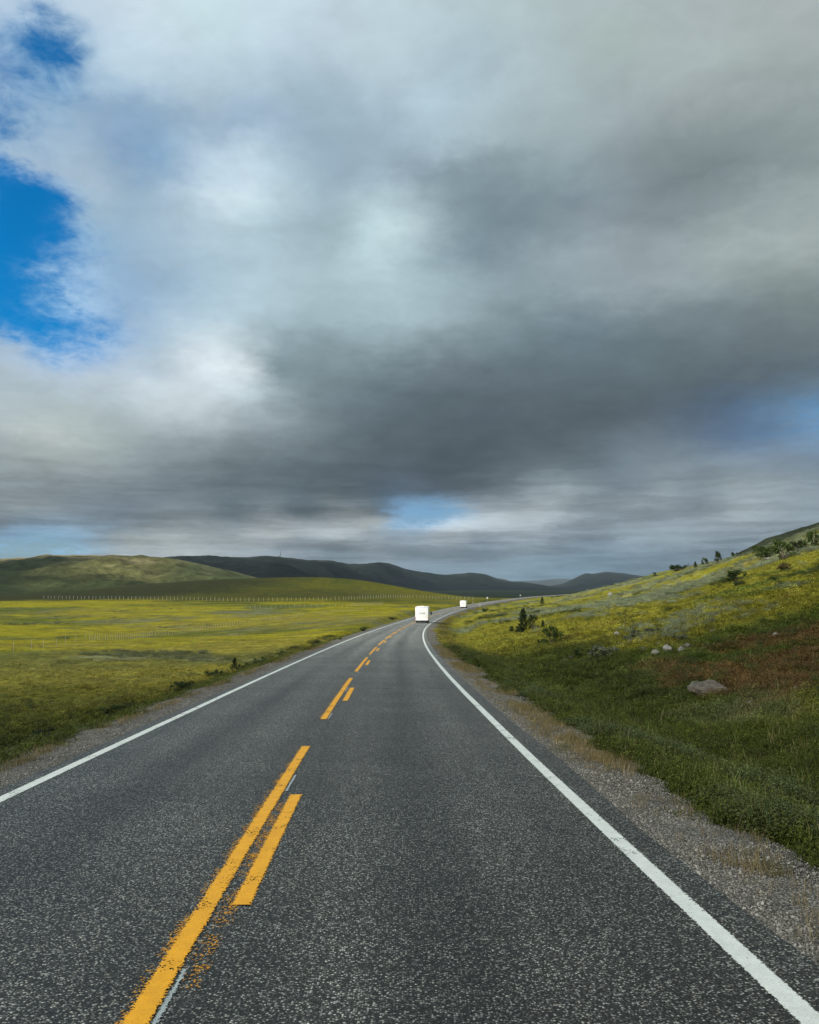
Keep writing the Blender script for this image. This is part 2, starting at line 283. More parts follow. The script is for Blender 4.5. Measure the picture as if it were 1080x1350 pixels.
def plain(name, col, rough=0.6, metal=0.0, var=0.12, scale=6.0, bump=0.0, spec=0.5):
    m, nt, b, o = material(name); c = node(nt, 'ShaderNodeTexCoord').outputs['Object']
    n = noise(nt, c, scale, 5, .6); k = sstep(nt, n, .25, .75, 1 - var, 1 + var)
    nt.links.new(mix(nt, 1.0, (*col, 1), node(nt, 'ShaderNodeCombineXYZ', {0: k, 1: k, 2: k}).outputs[0], 'MULTIPLY'), b.inputs['Base Color'])
    b.inputs['Roughness'].default_value = rough; b.inputs['Metallic'].default_value = metal; b.inputs['Specular IOR Level'].default_value = spec
    if bump: nt.links.new(node(nt, 'ShaderNodeBump', {'Height': n, 'Strength': bump, 'Distance': .02}).outputs[0], b.inputs['Normal'])
    return m
class MB:
    def __init__(s): s.v = []; s.f = []
    def add(s, v, f):
        o = len(s.v); s.v += [tuple(p) for p in v]; s.f += [tuple(i + o for i in q) for q in f]; return s
    def box(s, c, sz, taper=1.0, sh=0.0):
        x, y, z = c; a, b, h = sz[0] / 2, sz[1] / 2, sz[2] / 2
        v = [(x + i * a * (taper if k > 0 else 1), y + j * b * (taper if k > 0 else 1) + sh * k, z + k * h) for k in (-1, 1) for i, j in ((-1, -1), (1, -1), (1, 1), (-1, 1))]
        return s.add(v, [(0, 3, 2, 1), (4, 5, 6, 7), (0, 1, 5, 4), (1, 2, 6, 5), (2, 3, 7, 6), (3, 0, 4, 7)])
    def tube(s, p0, p1, r0, r1, n=6, caps=True):
        p0, p1 = Vector(p0), Vector(p1); d = (p1 - p0).normalized(); u = d.orthogonal().normalized(); w = d.cross(u)
        v = [p + (u * math.cos(2 * math.pi * i / n) + w * math.sin(2 * math.pi * i / n)) * r for p, r in ((p0, r0), (p1, r1)) for i in range(n)]
        f = [(i, (i + 1) % n, n + (i + 1) % n, n + i) for i in range(n)]
        if caps: f += [tuple(range(n - 1, -1, -1)), tuple(range(n, 2 * n))]
        return s.add(v, f)
    def build(s, name, mat, parent=None, smooth=False): return link(name, mesh(name, s.v, s.f, smooth), mat, parent)

# ------------------------------------------------------------------ ground materials
def ground_material():
    m, nt, b, o = material('tundra_ground'); pos = node(nt, 'ShaderNodeNewGeometry').outputs['Position']
    tint = node(nt, 'ShaderNodeAttribute', attribute_name='tint').outputs[0]
    n1 = noise(nt, pos, 0.22, 6, .62); n2 = noise(nt, pos, 1.6, 6, .68); n3 = noise(nt, pos, 16.0, 5, .7)
    k = M(nt, 'MULTIPLY', M(nt, 'MULTIPLY', sstep(nt, n1, .3, .7, .72, 1.28), sstep(nt, n2, .3, .7, .62, 1.38)), sstep(nt, n3, .3, .7, .6, 1.4))
    c = mix(nt, 1.0, tint, node(nt, 'ShaderNodeCombineXYZ', {0: k, 1: k, 2: k}).outputs[0], 'MULTIPLY')
    h = noise(nt, VM(nt, 'ADD', pos, (31, 7, 3)), 0.8, 6, .65)
    c = mix(nt, sstep(nt, h, .52, .66, 0, .45), c, mix(nt, 1.0, c, (1.25, .82, .7, 1), 'MULTIPLY'))
    c = mix(nt, sstep(nt, h, .46, .34, 0, .45), c, mix(nt, 1.0, c, (.62, .92, .9, 1), 'MULTIPLY'))
    nt.links.new(c, b.inputs['Base Color']); b.inputs['Roughness'].default_value = .95; b.inputs['Specular IOR Level'].default_value = .1
    bh = M(nt, 'ADD', M(nt, 'MULTIPLY', n2, .6), M(nt, 'MULTIPLY', n3, .25))
    b1 = node(nt, 'ShaderNodeBump', {'Height': bh, 'Strength': 1.0, 'Distance': .32}).outputs[0]
    nt.links.new(b1, b.inputs['Normal']); return m
def hill_material():
    m, nt, b, o = material('far_hill'); pos = node(nt, 'ShaderNodeNewGeometry').outputs['Position']
    tint = node(nt, 'ShaderNodeAttribute', attribute_name='tint').outputs[0]
    n1 = noise(nt, pos, 0.012, 8, .66); n2 = noise(nt, pos, .07, 6, .7)
    k = M(nt, 'MULTIPLY', sstep(nt, n1, .3, .7, .7, 1.3), sstep(nt, n2, .3, .7, .7, 1.3))
    c = mix(nt, 1.0, tint, node(nt, 'ShaderNodeCombineXYZ', {0: k, 1: k, 2: k}).outputs[0], 'MULTIPLY')
    nt.links.new(c, b.inputs['Base Color']); b.inputs['Roughness'].default_value = 1; b.inputs['Specular IOR Level'].default_value = .05
    nt.links.new(node(nt, 'ShaderNodeBump', {'Height': n2, 'Strength': .8, 'Distance': 6}).outputs[0], b.inputs['Normal']); return m
GROUND, HILL = ground_material(), hill_material()

# ------------------------------------------------------------------ ground sheet
def lerp(a, b, t): return a + (b - a) * t[:, None]
def ground_tint(x, y):
    """what grows where, plus cloud shade painted on the left rise, in world coordinates"""
    d, _ = lateral(x, y); r = np.hypot(x, y)
    A = lambda *c: np.array(c)[None, :]
    n8 = fbm(x, y, 8, 4, .55, 11); n30 = fbm(x, y, 30, 4, .55, 12); n3 = fbm(x, y, 2.5, 4, .6, 13); n90 = fbm(x, y, 90, 3, .5, 14); e30 = fbm(x, y, 18, 4, .6, 15)
    yellow = A(.232, .212, .008); green = A(.058, .078, .010); dark = A(.020, .030, .006); olive = A(.088, .108, .011); brown = A(.140, .086, .028); grey = A(.20, .215, .125); straw = A(.22, .19, .06)
    c = np.repeat(yellow, x.size, 0)
    # left meadow
    L = lerp(lerp(np.repeat(yellow, x.size, 0), np.repeat(olive, x.size, 0), ss(n30 + .5 * n8, -.10, .45)), np.repeat(straw * .75, x.size, 0), .45 * ss(n90 + n8 * .5, .1, .6))
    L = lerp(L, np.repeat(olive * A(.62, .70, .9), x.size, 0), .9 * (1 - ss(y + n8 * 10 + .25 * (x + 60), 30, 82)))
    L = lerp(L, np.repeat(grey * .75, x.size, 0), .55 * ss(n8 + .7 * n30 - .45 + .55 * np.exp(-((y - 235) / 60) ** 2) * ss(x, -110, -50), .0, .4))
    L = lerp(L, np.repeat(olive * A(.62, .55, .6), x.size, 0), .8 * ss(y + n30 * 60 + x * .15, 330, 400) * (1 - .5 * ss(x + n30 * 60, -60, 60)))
    L = lerp(L, np.repeat(A(.026, .030, .009), x.size, 0), .95 * np.maximum(ss(y + n30 * 30, 400, 440) * (1 - ss(x + n90 * 50, -150, -60)), .5 * ss(y + n30 * 30, 405, 435) * (1 - ss(y + n30 * 20, 490, 530)) * (1 - ss(x, -60, 20))))  # cloud shade over the rise behind the meadow, painted into the tint
    L = lerp(L, np.repeat(green * .9, x.size, 0), .6 * ss(-d, 3, 5) * (1 - ss(-d + n3 * 2, 6, 9)))
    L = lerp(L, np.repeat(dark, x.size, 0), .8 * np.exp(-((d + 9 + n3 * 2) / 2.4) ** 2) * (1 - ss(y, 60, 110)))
    # right side
    Rr = lerp(np.repeat(olive * A(.85, 1.0, 1.3), x.size, 0), np.repeat(yellow * A(.88, .92, 2.4), x.size, 0), ss(n30 + .6 * n8 + .6 * ss(y, 36, 90) - .12, -.15, .30))
    Rr = lerp(Rr, np.repeat(grey, x.size, 0), .75 * ss(e30 + .5 * n3 + .30 * ss(y, 50, 90) * ss(d, 15, 40), .30, .55))
    Rr = lerp(Rr, np.repeat(straw * .8, x.size, 0), .5 * ss(n8 - n30 * .5, .35, .7) * ss(y, 60, 120))
    br = np.exp(-(((x - 16.0) / 6.4) ** 2 + ((y - 28.5) / 10.5) ** 2) * 1.0); Rr = lerp(Rr, np.repeat(brown, x.size, 0), .95 * ss(br + n3 * .75 + n8 * .35, .34, .66))
    nearg = (1 - ss(y + n8 * 10, 45, 80)) * (1 - ss(d + n3 * 1.6 + n8 * 2 - .12 * np.clip(y - 20, 0, 60), 8.5, 12.5))
    Rr = lerp(Rr, np.repeat(green * .8, x.size, 0), nearg)
    Rr = lerp(Rr, np.repeat(A(.10, .055, .015), x.size, 0), .55 * np.exp(-((d - 5.6) / .9) ** 2) * ss(y, 40, 90))
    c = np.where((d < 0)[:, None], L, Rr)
    # the dark plain beyond the rise
    c = lerp(c, np.repeat(A(.014, .022, .012), x.size, 0), ss(r + n90 * 60, 680, 800))
    c = c * (1 + .25 * n3[:, None])
    return np.clip(c, .003, 1)
def make_ground():
    az = np.concatenate([np.linspace(-180, -62, 24)[:-1], np.linspace(-62, -33, 60)[:-1], np.linspace(-33, 33, 560), np.linspace(33, 62, 60)[1:], np.linspace(62, 180, 24)[1:-1]])
    r = np.concatenate([[.5, 1.5, 2.5], np.geomspace(3.2, 1250, 470), np.geomspace(1300, 28000, 26)])
    A, Rr = np.meshgrid(np.radians(az), r); x = (np.sin(A) * Rr).ravel(); y = (np.cos(A) * Rr).ravel(); z = height(x, y)
    n, k = len(az), len(r); x = np.append(x, 0); y = np.append(y, 0); z = np.append(z, -2.6)
    i = np.arange(k - 1)[:, None] * n; j = np.arange(n)[None, :]; jn = (j + 1) % n
    q = np.stack([i + j, i + jn, i + n + jn, i + n + j], -1).reshape(-1, 4)[:, ::-1]
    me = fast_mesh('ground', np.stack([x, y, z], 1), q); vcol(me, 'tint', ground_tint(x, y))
    return tag(link('ground', me, GROUND), kind='structure')
make_ground()

# ------------------------------------------------------------------ far hills: each a solid ridge with its own distance
def hill(name, prof, dist, front, back, base, tintf, seed, rough=.08, kind_label=None):
    px = np.array([p[0] for p in prof]); py = np.array([p[1] for p in prof])
    u0, u1 = (px[0] - 540) / F, (px[-1] - 540) / F
    dist = dist if callable(dist) else (lambda u, D=dist: np.full_like(u, D))
    nu = 360; nt_ = 90; U = np.linspace(u0, u1, nu); el = np.interp(U * F + 540, px, (775 - py) / F)
    k = np.ones(5) / 5; el = np.convolve(np.pad(el, 2, 'edge'), k, 'valid')
    t = np.concatenate([np.linspace(0, 1, 60), np.linspace(1, 2, 31)[1:]]); UU, T = np.meshgrid(U, t); Dd = dist(UU)
    top = el[None, :] * Dd
    Yd = np.where(T < 1, Dd - front * (1 - T), Dd + back * (T - 1)); X = UU * Yd; prof_t = np.where(T < 1, T ** 0.9 * (2 - T) ** .6 if False else np.sin(np.clip(T, 0, 1) * math.pi / 2) ** 1.15, np.cos(np.clip(T - 1, 0, 1) * math.pi / 2) ** 1.4)
    hgt = top - base
    sc = front * .45
    nz = fbm(X.ravel(), Yd.ravel(), sc, 6, .55, seed).reshape(X.shape); gul = -np.abs(fbm(X.ravel(), Yd.ravel() * .5, sc * .5, 5, .55, seed + 1)).reshape(X.shape)
    e = np.sin(np.clip(T, 0, 1) * math.pi) * (T < 1)
    Z = base + hgt * prof_t + hgt * (nz * .30 + gul * .45) * e + hgt * fbm(X.ravel(), Yd.ravel(), sc * .12, 4, .6, seed + 2).reshape(X.shape) * rough * prof_t
    me = fast_mesh(name, np.stack([X.ravel(), Yd.ravel(), Z.ravel()], 1), (lambda i, j: np.stack([i + j, i + j + 1, i + nu + j + 1, i + nu + j], -1).reshape(-1, 4))(np.arange(len(t) - 1)[:, None] * nu, np.arange(nu - 1)[None, :]))
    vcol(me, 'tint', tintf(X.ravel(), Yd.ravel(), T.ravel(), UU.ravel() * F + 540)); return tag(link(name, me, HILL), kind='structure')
def hill_tints(low, mid, high, sc, seed, patch=None):
    def f(x, y, t, px):
        n = fbm(x, y, sc, 5, .6, seed); n2 = fbm(x, y, sc * .25, 4, .6, seed + 3); A = lambda c: np.repeat(np.array(c)[None], x.size, 0)
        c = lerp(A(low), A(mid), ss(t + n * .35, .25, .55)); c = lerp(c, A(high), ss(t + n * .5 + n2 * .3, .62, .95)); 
        if patch is not None: c = patch(c, x, y, t, px, n, n2, A)
        return c * (1 + .3 * n2[:, None])
    return f
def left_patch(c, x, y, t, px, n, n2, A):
    c = lerp(c, A((.060, .078, .030)), .8 * ss(px + n * 50, 205, 260)); return lerp(c, A((.016, .026, .012)), .95 * (1 - ss(px + n * 60 + (t - .5) * -180, 20, 150)) * (1 - ss(t + n * .2, .75, .95)))  # dark forest and a cloud's shade painted on the lower left
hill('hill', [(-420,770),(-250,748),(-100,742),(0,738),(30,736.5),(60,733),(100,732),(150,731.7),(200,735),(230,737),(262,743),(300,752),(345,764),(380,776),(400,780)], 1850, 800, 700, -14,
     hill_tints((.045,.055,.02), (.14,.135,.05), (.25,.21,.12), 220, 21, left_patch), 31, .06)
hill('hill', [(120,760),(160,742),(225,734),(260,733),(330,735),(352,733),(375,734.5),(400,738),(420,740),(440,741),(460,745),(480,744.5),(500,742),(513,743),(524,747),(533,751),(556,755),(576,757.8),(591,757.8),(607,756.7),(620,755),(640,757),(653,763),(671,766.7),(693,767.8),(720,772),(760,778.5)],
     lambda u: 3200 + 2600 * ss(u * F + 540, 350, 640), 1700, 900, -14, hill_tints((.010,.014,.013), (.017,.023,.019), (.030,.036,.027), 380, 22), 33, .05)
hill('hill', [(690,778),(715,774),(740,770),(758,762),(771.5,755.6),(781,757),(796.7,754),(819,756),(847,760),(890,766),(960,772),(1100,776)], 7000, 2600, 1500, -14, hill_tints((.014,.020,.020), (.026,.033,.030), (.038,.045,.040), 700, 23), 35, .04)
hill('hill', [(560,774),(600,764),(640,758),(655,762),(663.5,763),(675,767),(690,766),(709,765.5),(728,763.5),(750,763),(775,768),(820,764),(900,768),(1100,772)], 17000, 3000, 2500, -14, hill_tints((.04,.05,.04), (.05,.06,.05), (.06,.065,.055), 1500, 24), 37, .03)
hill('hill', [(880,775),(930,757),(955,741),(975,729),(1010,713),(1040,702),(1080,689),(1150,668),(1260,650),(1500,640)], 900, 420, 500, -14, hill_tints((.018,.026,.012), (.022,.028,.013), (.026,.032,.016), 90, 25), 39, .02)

# ------------------------------------------------------------------ road surfaces
def uvmesh(name, s, ds, zf, jag=None):
    """a strip along the road: s samples, across samples ds, zf(s,d) height above the road line; UV = (d, s) in metres"""
    s = np.asarray(s, float); SS, DD = np.meshgrid(s, ds, indexing='ij')
    if jag is not None: DD = DD + jag(SS, DD)
    P = road_pt(SS.ravel(), DD.ravel(), zf(SS.ravel(), DD.ravel())); k = len(ds); n = len(s)
    i = np.arange(n - 1)[:, None] * k; j = np.arange(k - 1)[None, :]
    q = np.stack([i + j, i + j + 1, i + k + j + 1, i + k + j], -1).reshape(-1, 4)
    me = fast_mesh(name, P, q); uv = me.uv_layers.new(name='UVMap'); li = np.empty(len(me.loops), np.int32); me.loops.foreach_get('vertex_index', li)
    uv.data.foreach_set('uv', np.stack([DD.ravel()[li], SS.ravel()[li]], 1).astype(np.float32).ravel()); return me
def asphalt_material():
    m, nt, b, o = material('asphalt'); pos = node(nt, 'ShaderNodeNewGeometry').outputs['Position']; uv = node(nt, 'ShaderNodeTexCoord').outputs['UV']
    s = node(nt, 'ShaderNodeSeparateXYZ', {0: uv}); d = s.outputs[0]
    wv = VM(nt, 'ADD', pos, VM(nt, 'SCALE', noise(nt, pos, 60, 2, .5, out=1), Scale=.012))
    v1 = node(nt, 'ShaderNodeTexVoronoi', {'Vector': wv, 'Scale': 72.0, 'Randomness': 1.0}); v2 = node(nt, 'ShaderNodeTexVoronoi', {'Vector': wv, 'Scale': 160.0})
    c1 = node(nt, 'ShaderNodeSeparateXYZ', {0: v1.outputs['Color']}); c2 = node(nt, 'ShaderNodeSeparateXYZ', {0: v2.outputs['Color']})
    val = M(nt, 'ADD', M(nt, 'MULTIPLY', M(nt, 'POWER', c1.outputs[0], 3.8), .52), M(nt, 'MULTIPLY', M(nt, 'POWER', c2.outputs[0], 3.5), .12))
    gap = sstep(nt, v1.outputs['Distance'], .25, .65, 1, .08)
    val = M(nt, 'ADD', M(nt, 'MULTIPLY', val, gap), .014)
    tone = noise(nt, pos, .45, 5, .6); t2 = noise(nt, node(nt, 'ShaderNodeMapping', {0: uv, 3: (1.6, .05, 1)}).outputs[0], 1.0, 4, .6)
    # tyre-polished tracks and the darker middle of each lane
    def band(c, w): return M(nt, 'EXPONENT', M(nt, 'MULTIPLY', M(nt, 'POWER', M(nt, 'DIVIDE', M(nt, 'SUBTRACT', d, c), w), 2.0), -1.0))
    tr = M(nt, 'ADD', M(nt, 'ADD', band(.85, .33), band(2.45, .33)), M(nt, 'ADD', band(-.85, .33), band(-2.35, .33)))
    mid = M(nt, 'ADD', band(1.65, .32), band(-1.6, .3))
    k = M(nt, 'ADD', 1.0, M(nt, 'SUBTRACT', M(nt, 'MULTIPLY', tr, .18), M(nt, 'MULTIPLY', mid, .20)))
    k = M(nt, 'MULTIPLY', k, M(nt, 'MULTIPLY', sstep(nt, tone, .3, .7, .86, 1.16), sstep(nt, t2, .3, .7, .86, 1.14)))
    val = M(nt, 'MULTIPLY', M(nt, 'MULTIPLY', val, k), sstep(nt, s.outputs[1], 2.0, 62.0, 1.0, 2.3))   # paler further on: far road's sunlit, grazing brightness put into the colour
    hue = c1.outputs[1]; stone = mix(nt, hue, (.92, 1.0, .93, 1), (1.06, 1.02, .86, 1))
    col = mix(nt, 1.0, node(nt, 'ShaderNodeCombineXYZ', {0: val, 1: val, 2: val}).outputs[0], stone, 'MULTIPLY')
    nt.links.new(col, b.inputs['Base Color']); b.inputs['Roughness'].default_value = .55; b.inputs['Specular IOR Level'].default_value = .28
    hgt = M(nt, 'ADD', sstep(nt, v1.outputs['Distance'], .1, .7, 1, 0), M(nt, 'MULTIPLY', c1.outputs[2], .6))
    nt.links.new(node(nt, 'ShaderNodeBump', {'Height': hgt, 'Strength': .55, 'Distance': .004}).outputs[0], b.inputs['Normal']); return m
def gravel_material():
    m, nt, b, o = material('gravel'); pos = node(nt, 'ShaderNodeNewGeometry').outputs['Position']
    v1 = node(nt, 'ShaderNodeTexVoronoi', {'Vector': pos, 'Scale': 75.0}); v2 = node(nt, 'ShaderNodeTexVoronoi', {'Vector': pos, 'Scale': 110.0})
    c1 = node(nt, 'ShaderNodeSeparateXYZ', {0: v1.outputs['Color']}); c2 = node(nt, 'ShaderNodeSeparateXYZ', {0: v2.outputs['Color']})
    val = M(nt, 'ADD', M(nt, 'MULTIPLY', M(nt, 'POWER', c1.outputs[0], 2), .46), M(nt, 'MULTIPLY', M(nt, 'POWER', c2.outputs[0], 2), .20))
    val = M(nt, 'ADD', M(nt, 'MULTIPLY', val, sstep(nt, v1.outputs['Distance'], .2, .7, 1, .12)), .035)
    k = M(nt, 'MULTIPLY', sstep(nt, noise(nt, pos, .9, 5, .6), .3, .7, .75, 1.2), sstep(nt, noise(nt, pos, 4, 4, .6), .3, .7, .85, 1.15)); val = M(nt, 'MULTIPLY', val, k)
    stone = mix(nt, c1.outputs[1], (1.0, .98, .90, 1), (1.08, .99, .80, 1))
    col = mix(nt, 1.0, node(nt, 'ShaderNodeCombineXYZ', {0: val, 1: val, 2: val}).outputs[0], stone, 'MULTIPLY')
    # dry soil and moss in patches
    pm = sstep(nt, noise(nt, pos, 1.3, 5, .65), .52, .68, 0, .4); col = mix(nt, pm, col, (.13, .11, .065, 1))
    nt.links.new(col, b.inputs['Base Color']); b.inputs['Roughness'].default_value = .9; b.inputs['Specular IOR Level'].default_value = .2
    hgt = M(nt, 'ADD', sstep(nt, v1.outputs['Distance'], .1, .8, 1, 0), M(nt, 'MULTIPLY', c1.outputs[2], .8))
    nt.links.new(node(nt, 'ShaderNodeBump', {'Height': hgt, 'Strength': .6, 'Distance': .007}).outputs[0], b.inputs['Normal']); return m
def paint_material(name, col, half, edge, wear):
    """paint that breaks up over the aggregate along its edges"""
    m, nt, b, o = material(name); pos = node(nt, 'ShaderNodeNewGeometry').outputs['Position']
    a = node(nt, 'ShaderNodeAttribute', attribute_name='edge').outputs['Fac']     # metres from the band's centre line
    v = node(nt, 'ShaderNodeTexVoronoi', {'Vector': pos, 'Scale': 85.0}); cs = node(nt, 'ShaderNodeSeparateXYZ', {0: v.outputs['Color']})
    n1 = noise(nt, pos, 3.0, 3, .5); n2 = noise(nt, pos, 45, 3, .6)
    e = M(nt, 'ADD', a, M(nt, 'ADD', M(nt, 'MULTIPLY', M(nt, 'SUBTRACT', cs.outputs[0], .5), edge), M(nt, 'MULTIPLY', M(nt, 'SUBTRACT', n2, .5), edge * 2)))
    mask = sstep(nt, e, half - .003, half + .003, 1, 0)
    if wear: mask = M(nt, 'MULTIPLY', mask, sstep(nt, M(nt, 'ADD', M(nt, 'MULTIPLY', cs.outputs[1], .5), n1), wear, wear + .04, 1, 0))
    k = sstep(nt, noise(nt, pos, 9, 5, .65), .3, .7, .9, 1.06); kk = M(nt, 'MULTIPLY', k, sstep(nt, v.outputs['Distance'], .3, .9, 1.0, .86))
    nt.links.new(mix(nt, 1.0, (*col, 1), node(nt, 'ShaderNodeCombineXYZ', {0: kk, 1: kk, 2: kk}).outputs[0], 'MULTIPLY'), b.inputs['Base Color'])
    b.inputs['Roughness'].default_value = .6
    nt.links.new(node(nt, 'ShaderNodeBump', {'Height': v.outputs['Distance'], 'Strength': .25, 'Distance': .003}).outputs[0], b.inputs['Normal'])
    tr = node(nt, 'ShaderNodeBsdfTransparent'); mx = node(nt, 'ShaderNodeMixShader', {0: mask, 1: tr.outputs[0], 2: b.outputs[0]}); nt.links.new(mx.outputs[0], o.inputs[0]); return m
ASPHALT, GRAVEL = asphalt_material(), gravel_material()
SROAD = np.concatenate([np.arange(-40, 60, .5), np.arange(60, 1150, 2.0)])
def jag_edge(side):
    def f(s, d):
        e = (d == d.max()) | (d == d.min())
        return np.where(e, fbm(s, s * 0, .8, 3, .6, 41) * .045 + fbm(s, s * 0, 5, 2, .5, 42) * .04, 0)
    return f
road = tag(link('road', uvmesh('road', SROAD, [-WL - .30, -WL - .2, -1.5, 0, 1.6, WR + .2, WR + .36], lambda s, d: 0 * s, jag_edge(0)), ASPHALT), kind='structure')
for side, prof in ((-1, [(WL + .1, -.012), (WL + .30, -.014), (WL + .8, -.035), (WL + 1.3, -.07), (WL + 2.2, -.30), (WL + 3.4, -.8)]), (1, [(WR + .1, -.012), (WR + .36, -.014), (WR + .9, -.04), (WR + 1.5, -.09), (WR + 2.3, -.28), (WR + 3.4, -.65)])):
    ds = [side * p[0] for p in prof]; xs = np.array([p[0] for p in prof]); zs = np.array([p[1] for p in prof])
    if side < 0: ds = ds[::-1]
    xs2 = np.linspace(xs[0], xs[-1], 22); dd = sorted((side * xs2).tolist())
    f = lambda s, d, xs=xs, zs=zs: np.interp(np.abs(d), xs, zs) + fbm(s, d, .5, 3, .6, 44) * .02 * ss(np.abs(d), xs[1], xs[2])
    sg = np.concatenate([np.arange(-5, 30, .12), np.arange(30, 70, .5), np.arange(70, 1150, 3.0)])
    tag(link('gravel_shoulder', uvmesh('gravel_shoulder', sg, dd, f), GRAVEL), kind='structure')
def painted(name, mat, s0, s1, dc, half, z=.004, step=None, pad=.05, wob=0.0):
    st = step or .5; s = np.linspace(s0, s1, max(2, int((s1 - s0) / st) + 1)); ds = [dc - half - pad, dc, dc + half + pad]
    w = (lambda S_, D_: fbm(S_, S_ * 0, 6, 2, .5, 47) * wob) if wob else None
    me = uvmesh(name, s, ds, lambda a, b: z + 0 * a, w); e = me.attributes.new('edge', 'FLOAT', 'POINT')
    e.data.foreach_set('value', np.tile([half + pad, 0, half + pad], len(s)).astype(np.float32)); return link(name, me, mat, road)
WHITE = paint_material('white_road_paint', (.80, .84, .78), .072, .013, 1.02)
YEL = paint_material('yellow_road_paint', (.98, .46, .006), .064, .022, 1.03)
YOLD = paint_material('old_yellow_paint', (.66, .30, .012), .055, .05, .60)
WOLD = paint_material('old_white_paint', (.42, .48, .48), .012, .014, 0)
painted('edge_line', WHITE, -5, 1100, WR, .072, wob=.012); painted('edge_line', WHITE, -5, 1100, -WL, .072, wob=.012)
mains = [(1.2, 13.33), (16.85, 28.29), (31.6, 42.43), (45.46, 56.2), (59.3, 70.6)] + [(73.9 + 14.2 * i, 84.8 + 14.2 * i) for i in range(50)]
secs = [(6.01, 9.69), (20.56, 24.38), (35.8, 39.4), (50.0, 53.8)] + [(64.4 + 14.2 * i, 68.2 + 14.2 * i) for i in range(50)]
for a, b in mains: painted('centre_dash', YEL, a, b, 0, .064, .008)
for a, b in secs: painted('side_dash', YEL, a, b, .235, .064, .008)
for a, b in [(1.2, 13.0), (17.2, 27.8)]: painted('faded_paint', YOLD, a, b, -.055, .055, .004, pad=.06)
for a, b in [(4.7, 6.6), (6.6, 9.3)]: painted('faded_paint', YOLD, a, b, .16 if a < 6 else .135, .05, .004, pad=.05)
for a, b in [(2.4, 4.95), (9.9, 10.9), (16.9, 17.9), (23.2, 24.6), (30.6, 31.2)]: painted('old_mark', WOLD, a, b, .098, .012, .005, pad=.015)
# transverse cracks
mcr = plain('crack_dark', (.018, .019, .02), .9)
for s0, d0, d1, w in [(24.2, .75, 1.5, .12), (24.2, 2.1, 3.0, .12), (24.3, -2.9, -2.0, .07), (41.2, 1.9, 2.9, .16), (41.3, .3, 1.0, .12), (24.25, -.2, .5, .05), (12.0, -1.0, -.6, .012)]:
    t = np.linspace(0, 1, 14); dd = d0 + (d1 - d0) * t; off = fbm(t * 3, t * 0 + s0, 1, 3, .6, 50) * .06; hw = w * np.sin(t * math.pi) ** .5 * (.6 + .4 * RNG.random(14)) / 2 + .002
    P = np.vstack([road_pt(s0 + off - hw, dd, .003), road_pt(s0 + off + hw, dd, .003)]); link('crack', mesh('crack', P, [(i, i + 1, 15 + i, 14 + i) for i in range(13)]), mcr, road)
#@@VEG
# ------------------------------------------------------------------ an unseen cloud added to shade the near road, high behind the camera on the sun's side
def make_shade_cloud(cx, cy, alt, rx, ry, seed):
    rg = np.random.default_rng(seed); k = alt / sv.z; bx, by = cx + sv.x * k, cy + sv.y * k
    nu, nv = 96, 36; U, V_ = np.meshgrid(np.linspace(0, 2 * np.pi, nu, endpoint=False), np.linspace(-np.pi / 2, np.pi / 2, nv))
    lump = 1 + .35 * fbm(np.cos(U) * 2 + seed, np.sin(U) * 2 + V_ * .7, 1, 4, .6, seed) + .12 * fbm(np.cos(U) * 7, np.sin(U) * 7 + V_ * 3, 1, 4, .6, seed + 1)
    x = np.cos(U) * np.cos(V_) * rx * lump; y = np.sin(U) * np.cos(V_) * ry * lump; z = np.sin(V_) * np.where(V_ < 0, 12, 45) * lump
    i = np.arange(nv - 1)[:, None] * nu; j = np.arange(nu)[None, :]; jn = (j + 1) % nu
    q = np.stack([i + j, i + jn, i + nu + jn, i + nu + j], -1).reshape(-1, 4)
    me = fast_mesh('cloud', np.stack([x.ravel() + bx, y.ravel() + by, z.ravel() + alt], 1), q); return tag(link('cloud', me, CLOUDM), kind='structure')
CLOUDM = plain('shade_cloud', (.85, .86, .88), 1.0, var=.04, scale=.01, spec=0)
_nt = CLOUDM.node_tree; _o = [n for n in _nt.nodes if n.type == 'OUTPUT_MATERIAL'][0]; _b = [n for n in _nt.nodes if n.type == 'BSDF_PRINCIPLED'][0]
_m = node(_nt, 'ShaderNodeMixShader', {0: .76, 1: _b.outputs[0], 2: node(_nt, 'ShaderNodeBsdfTransparent').outputs[0]}); _nt.links.new(_m.outputs[0], _o.inputs[0])   # thin: sunlight filters through both of its faces
make_shade_cloud(10, -22, 1500, 105, 66, 5)

# ------------------------------------------------------------------ leaves, grass and stones
def leaf_material(name, attr_type, rough=.7, trans=.25):
    m, nt, b, o = material(name)
    t = node(nt, 'ShaderNodeAttribute', attribute_name='tint', attribute_type=attr_type).outputs[0]
    s = node(nt, 'ShaderNodeAttribute', attribute_name='shade').outputs['Fac']
    c = mix(nt, 1.0, t, node(nt, 'ShaderNodeCombineXYZ', {0: s, 1: s, 2: M(nt, 'MULTIPLY', s, s)}).outputs[0], 'MULTIPLY')
    nt.links.new(c, b.inputs['Base Color']); b.inputs['Roughness'].default_value = rough; b.inputs['Specular IOR Level'].default_value = .25
    tr = node(nt, 'ShaderNodeBsdfTranslucent', {0: c}); mx = node(nt, 'ShaderNodeMixShader', {0: trans, 1: b.outputs[0], 2: tr.outputs[0]}); nt.links.new(mx.outputs[0], o.inputs[0]); return m
LEAF_I = leaf_material('leaf_scattered', 'INSTANCER')
def shade_attr(me, vals):
    a = me.attributes.new('shade', 'FLOAT', 'POINT'); a.data.foreach_set('value', np.asarray(vals, np.float32))
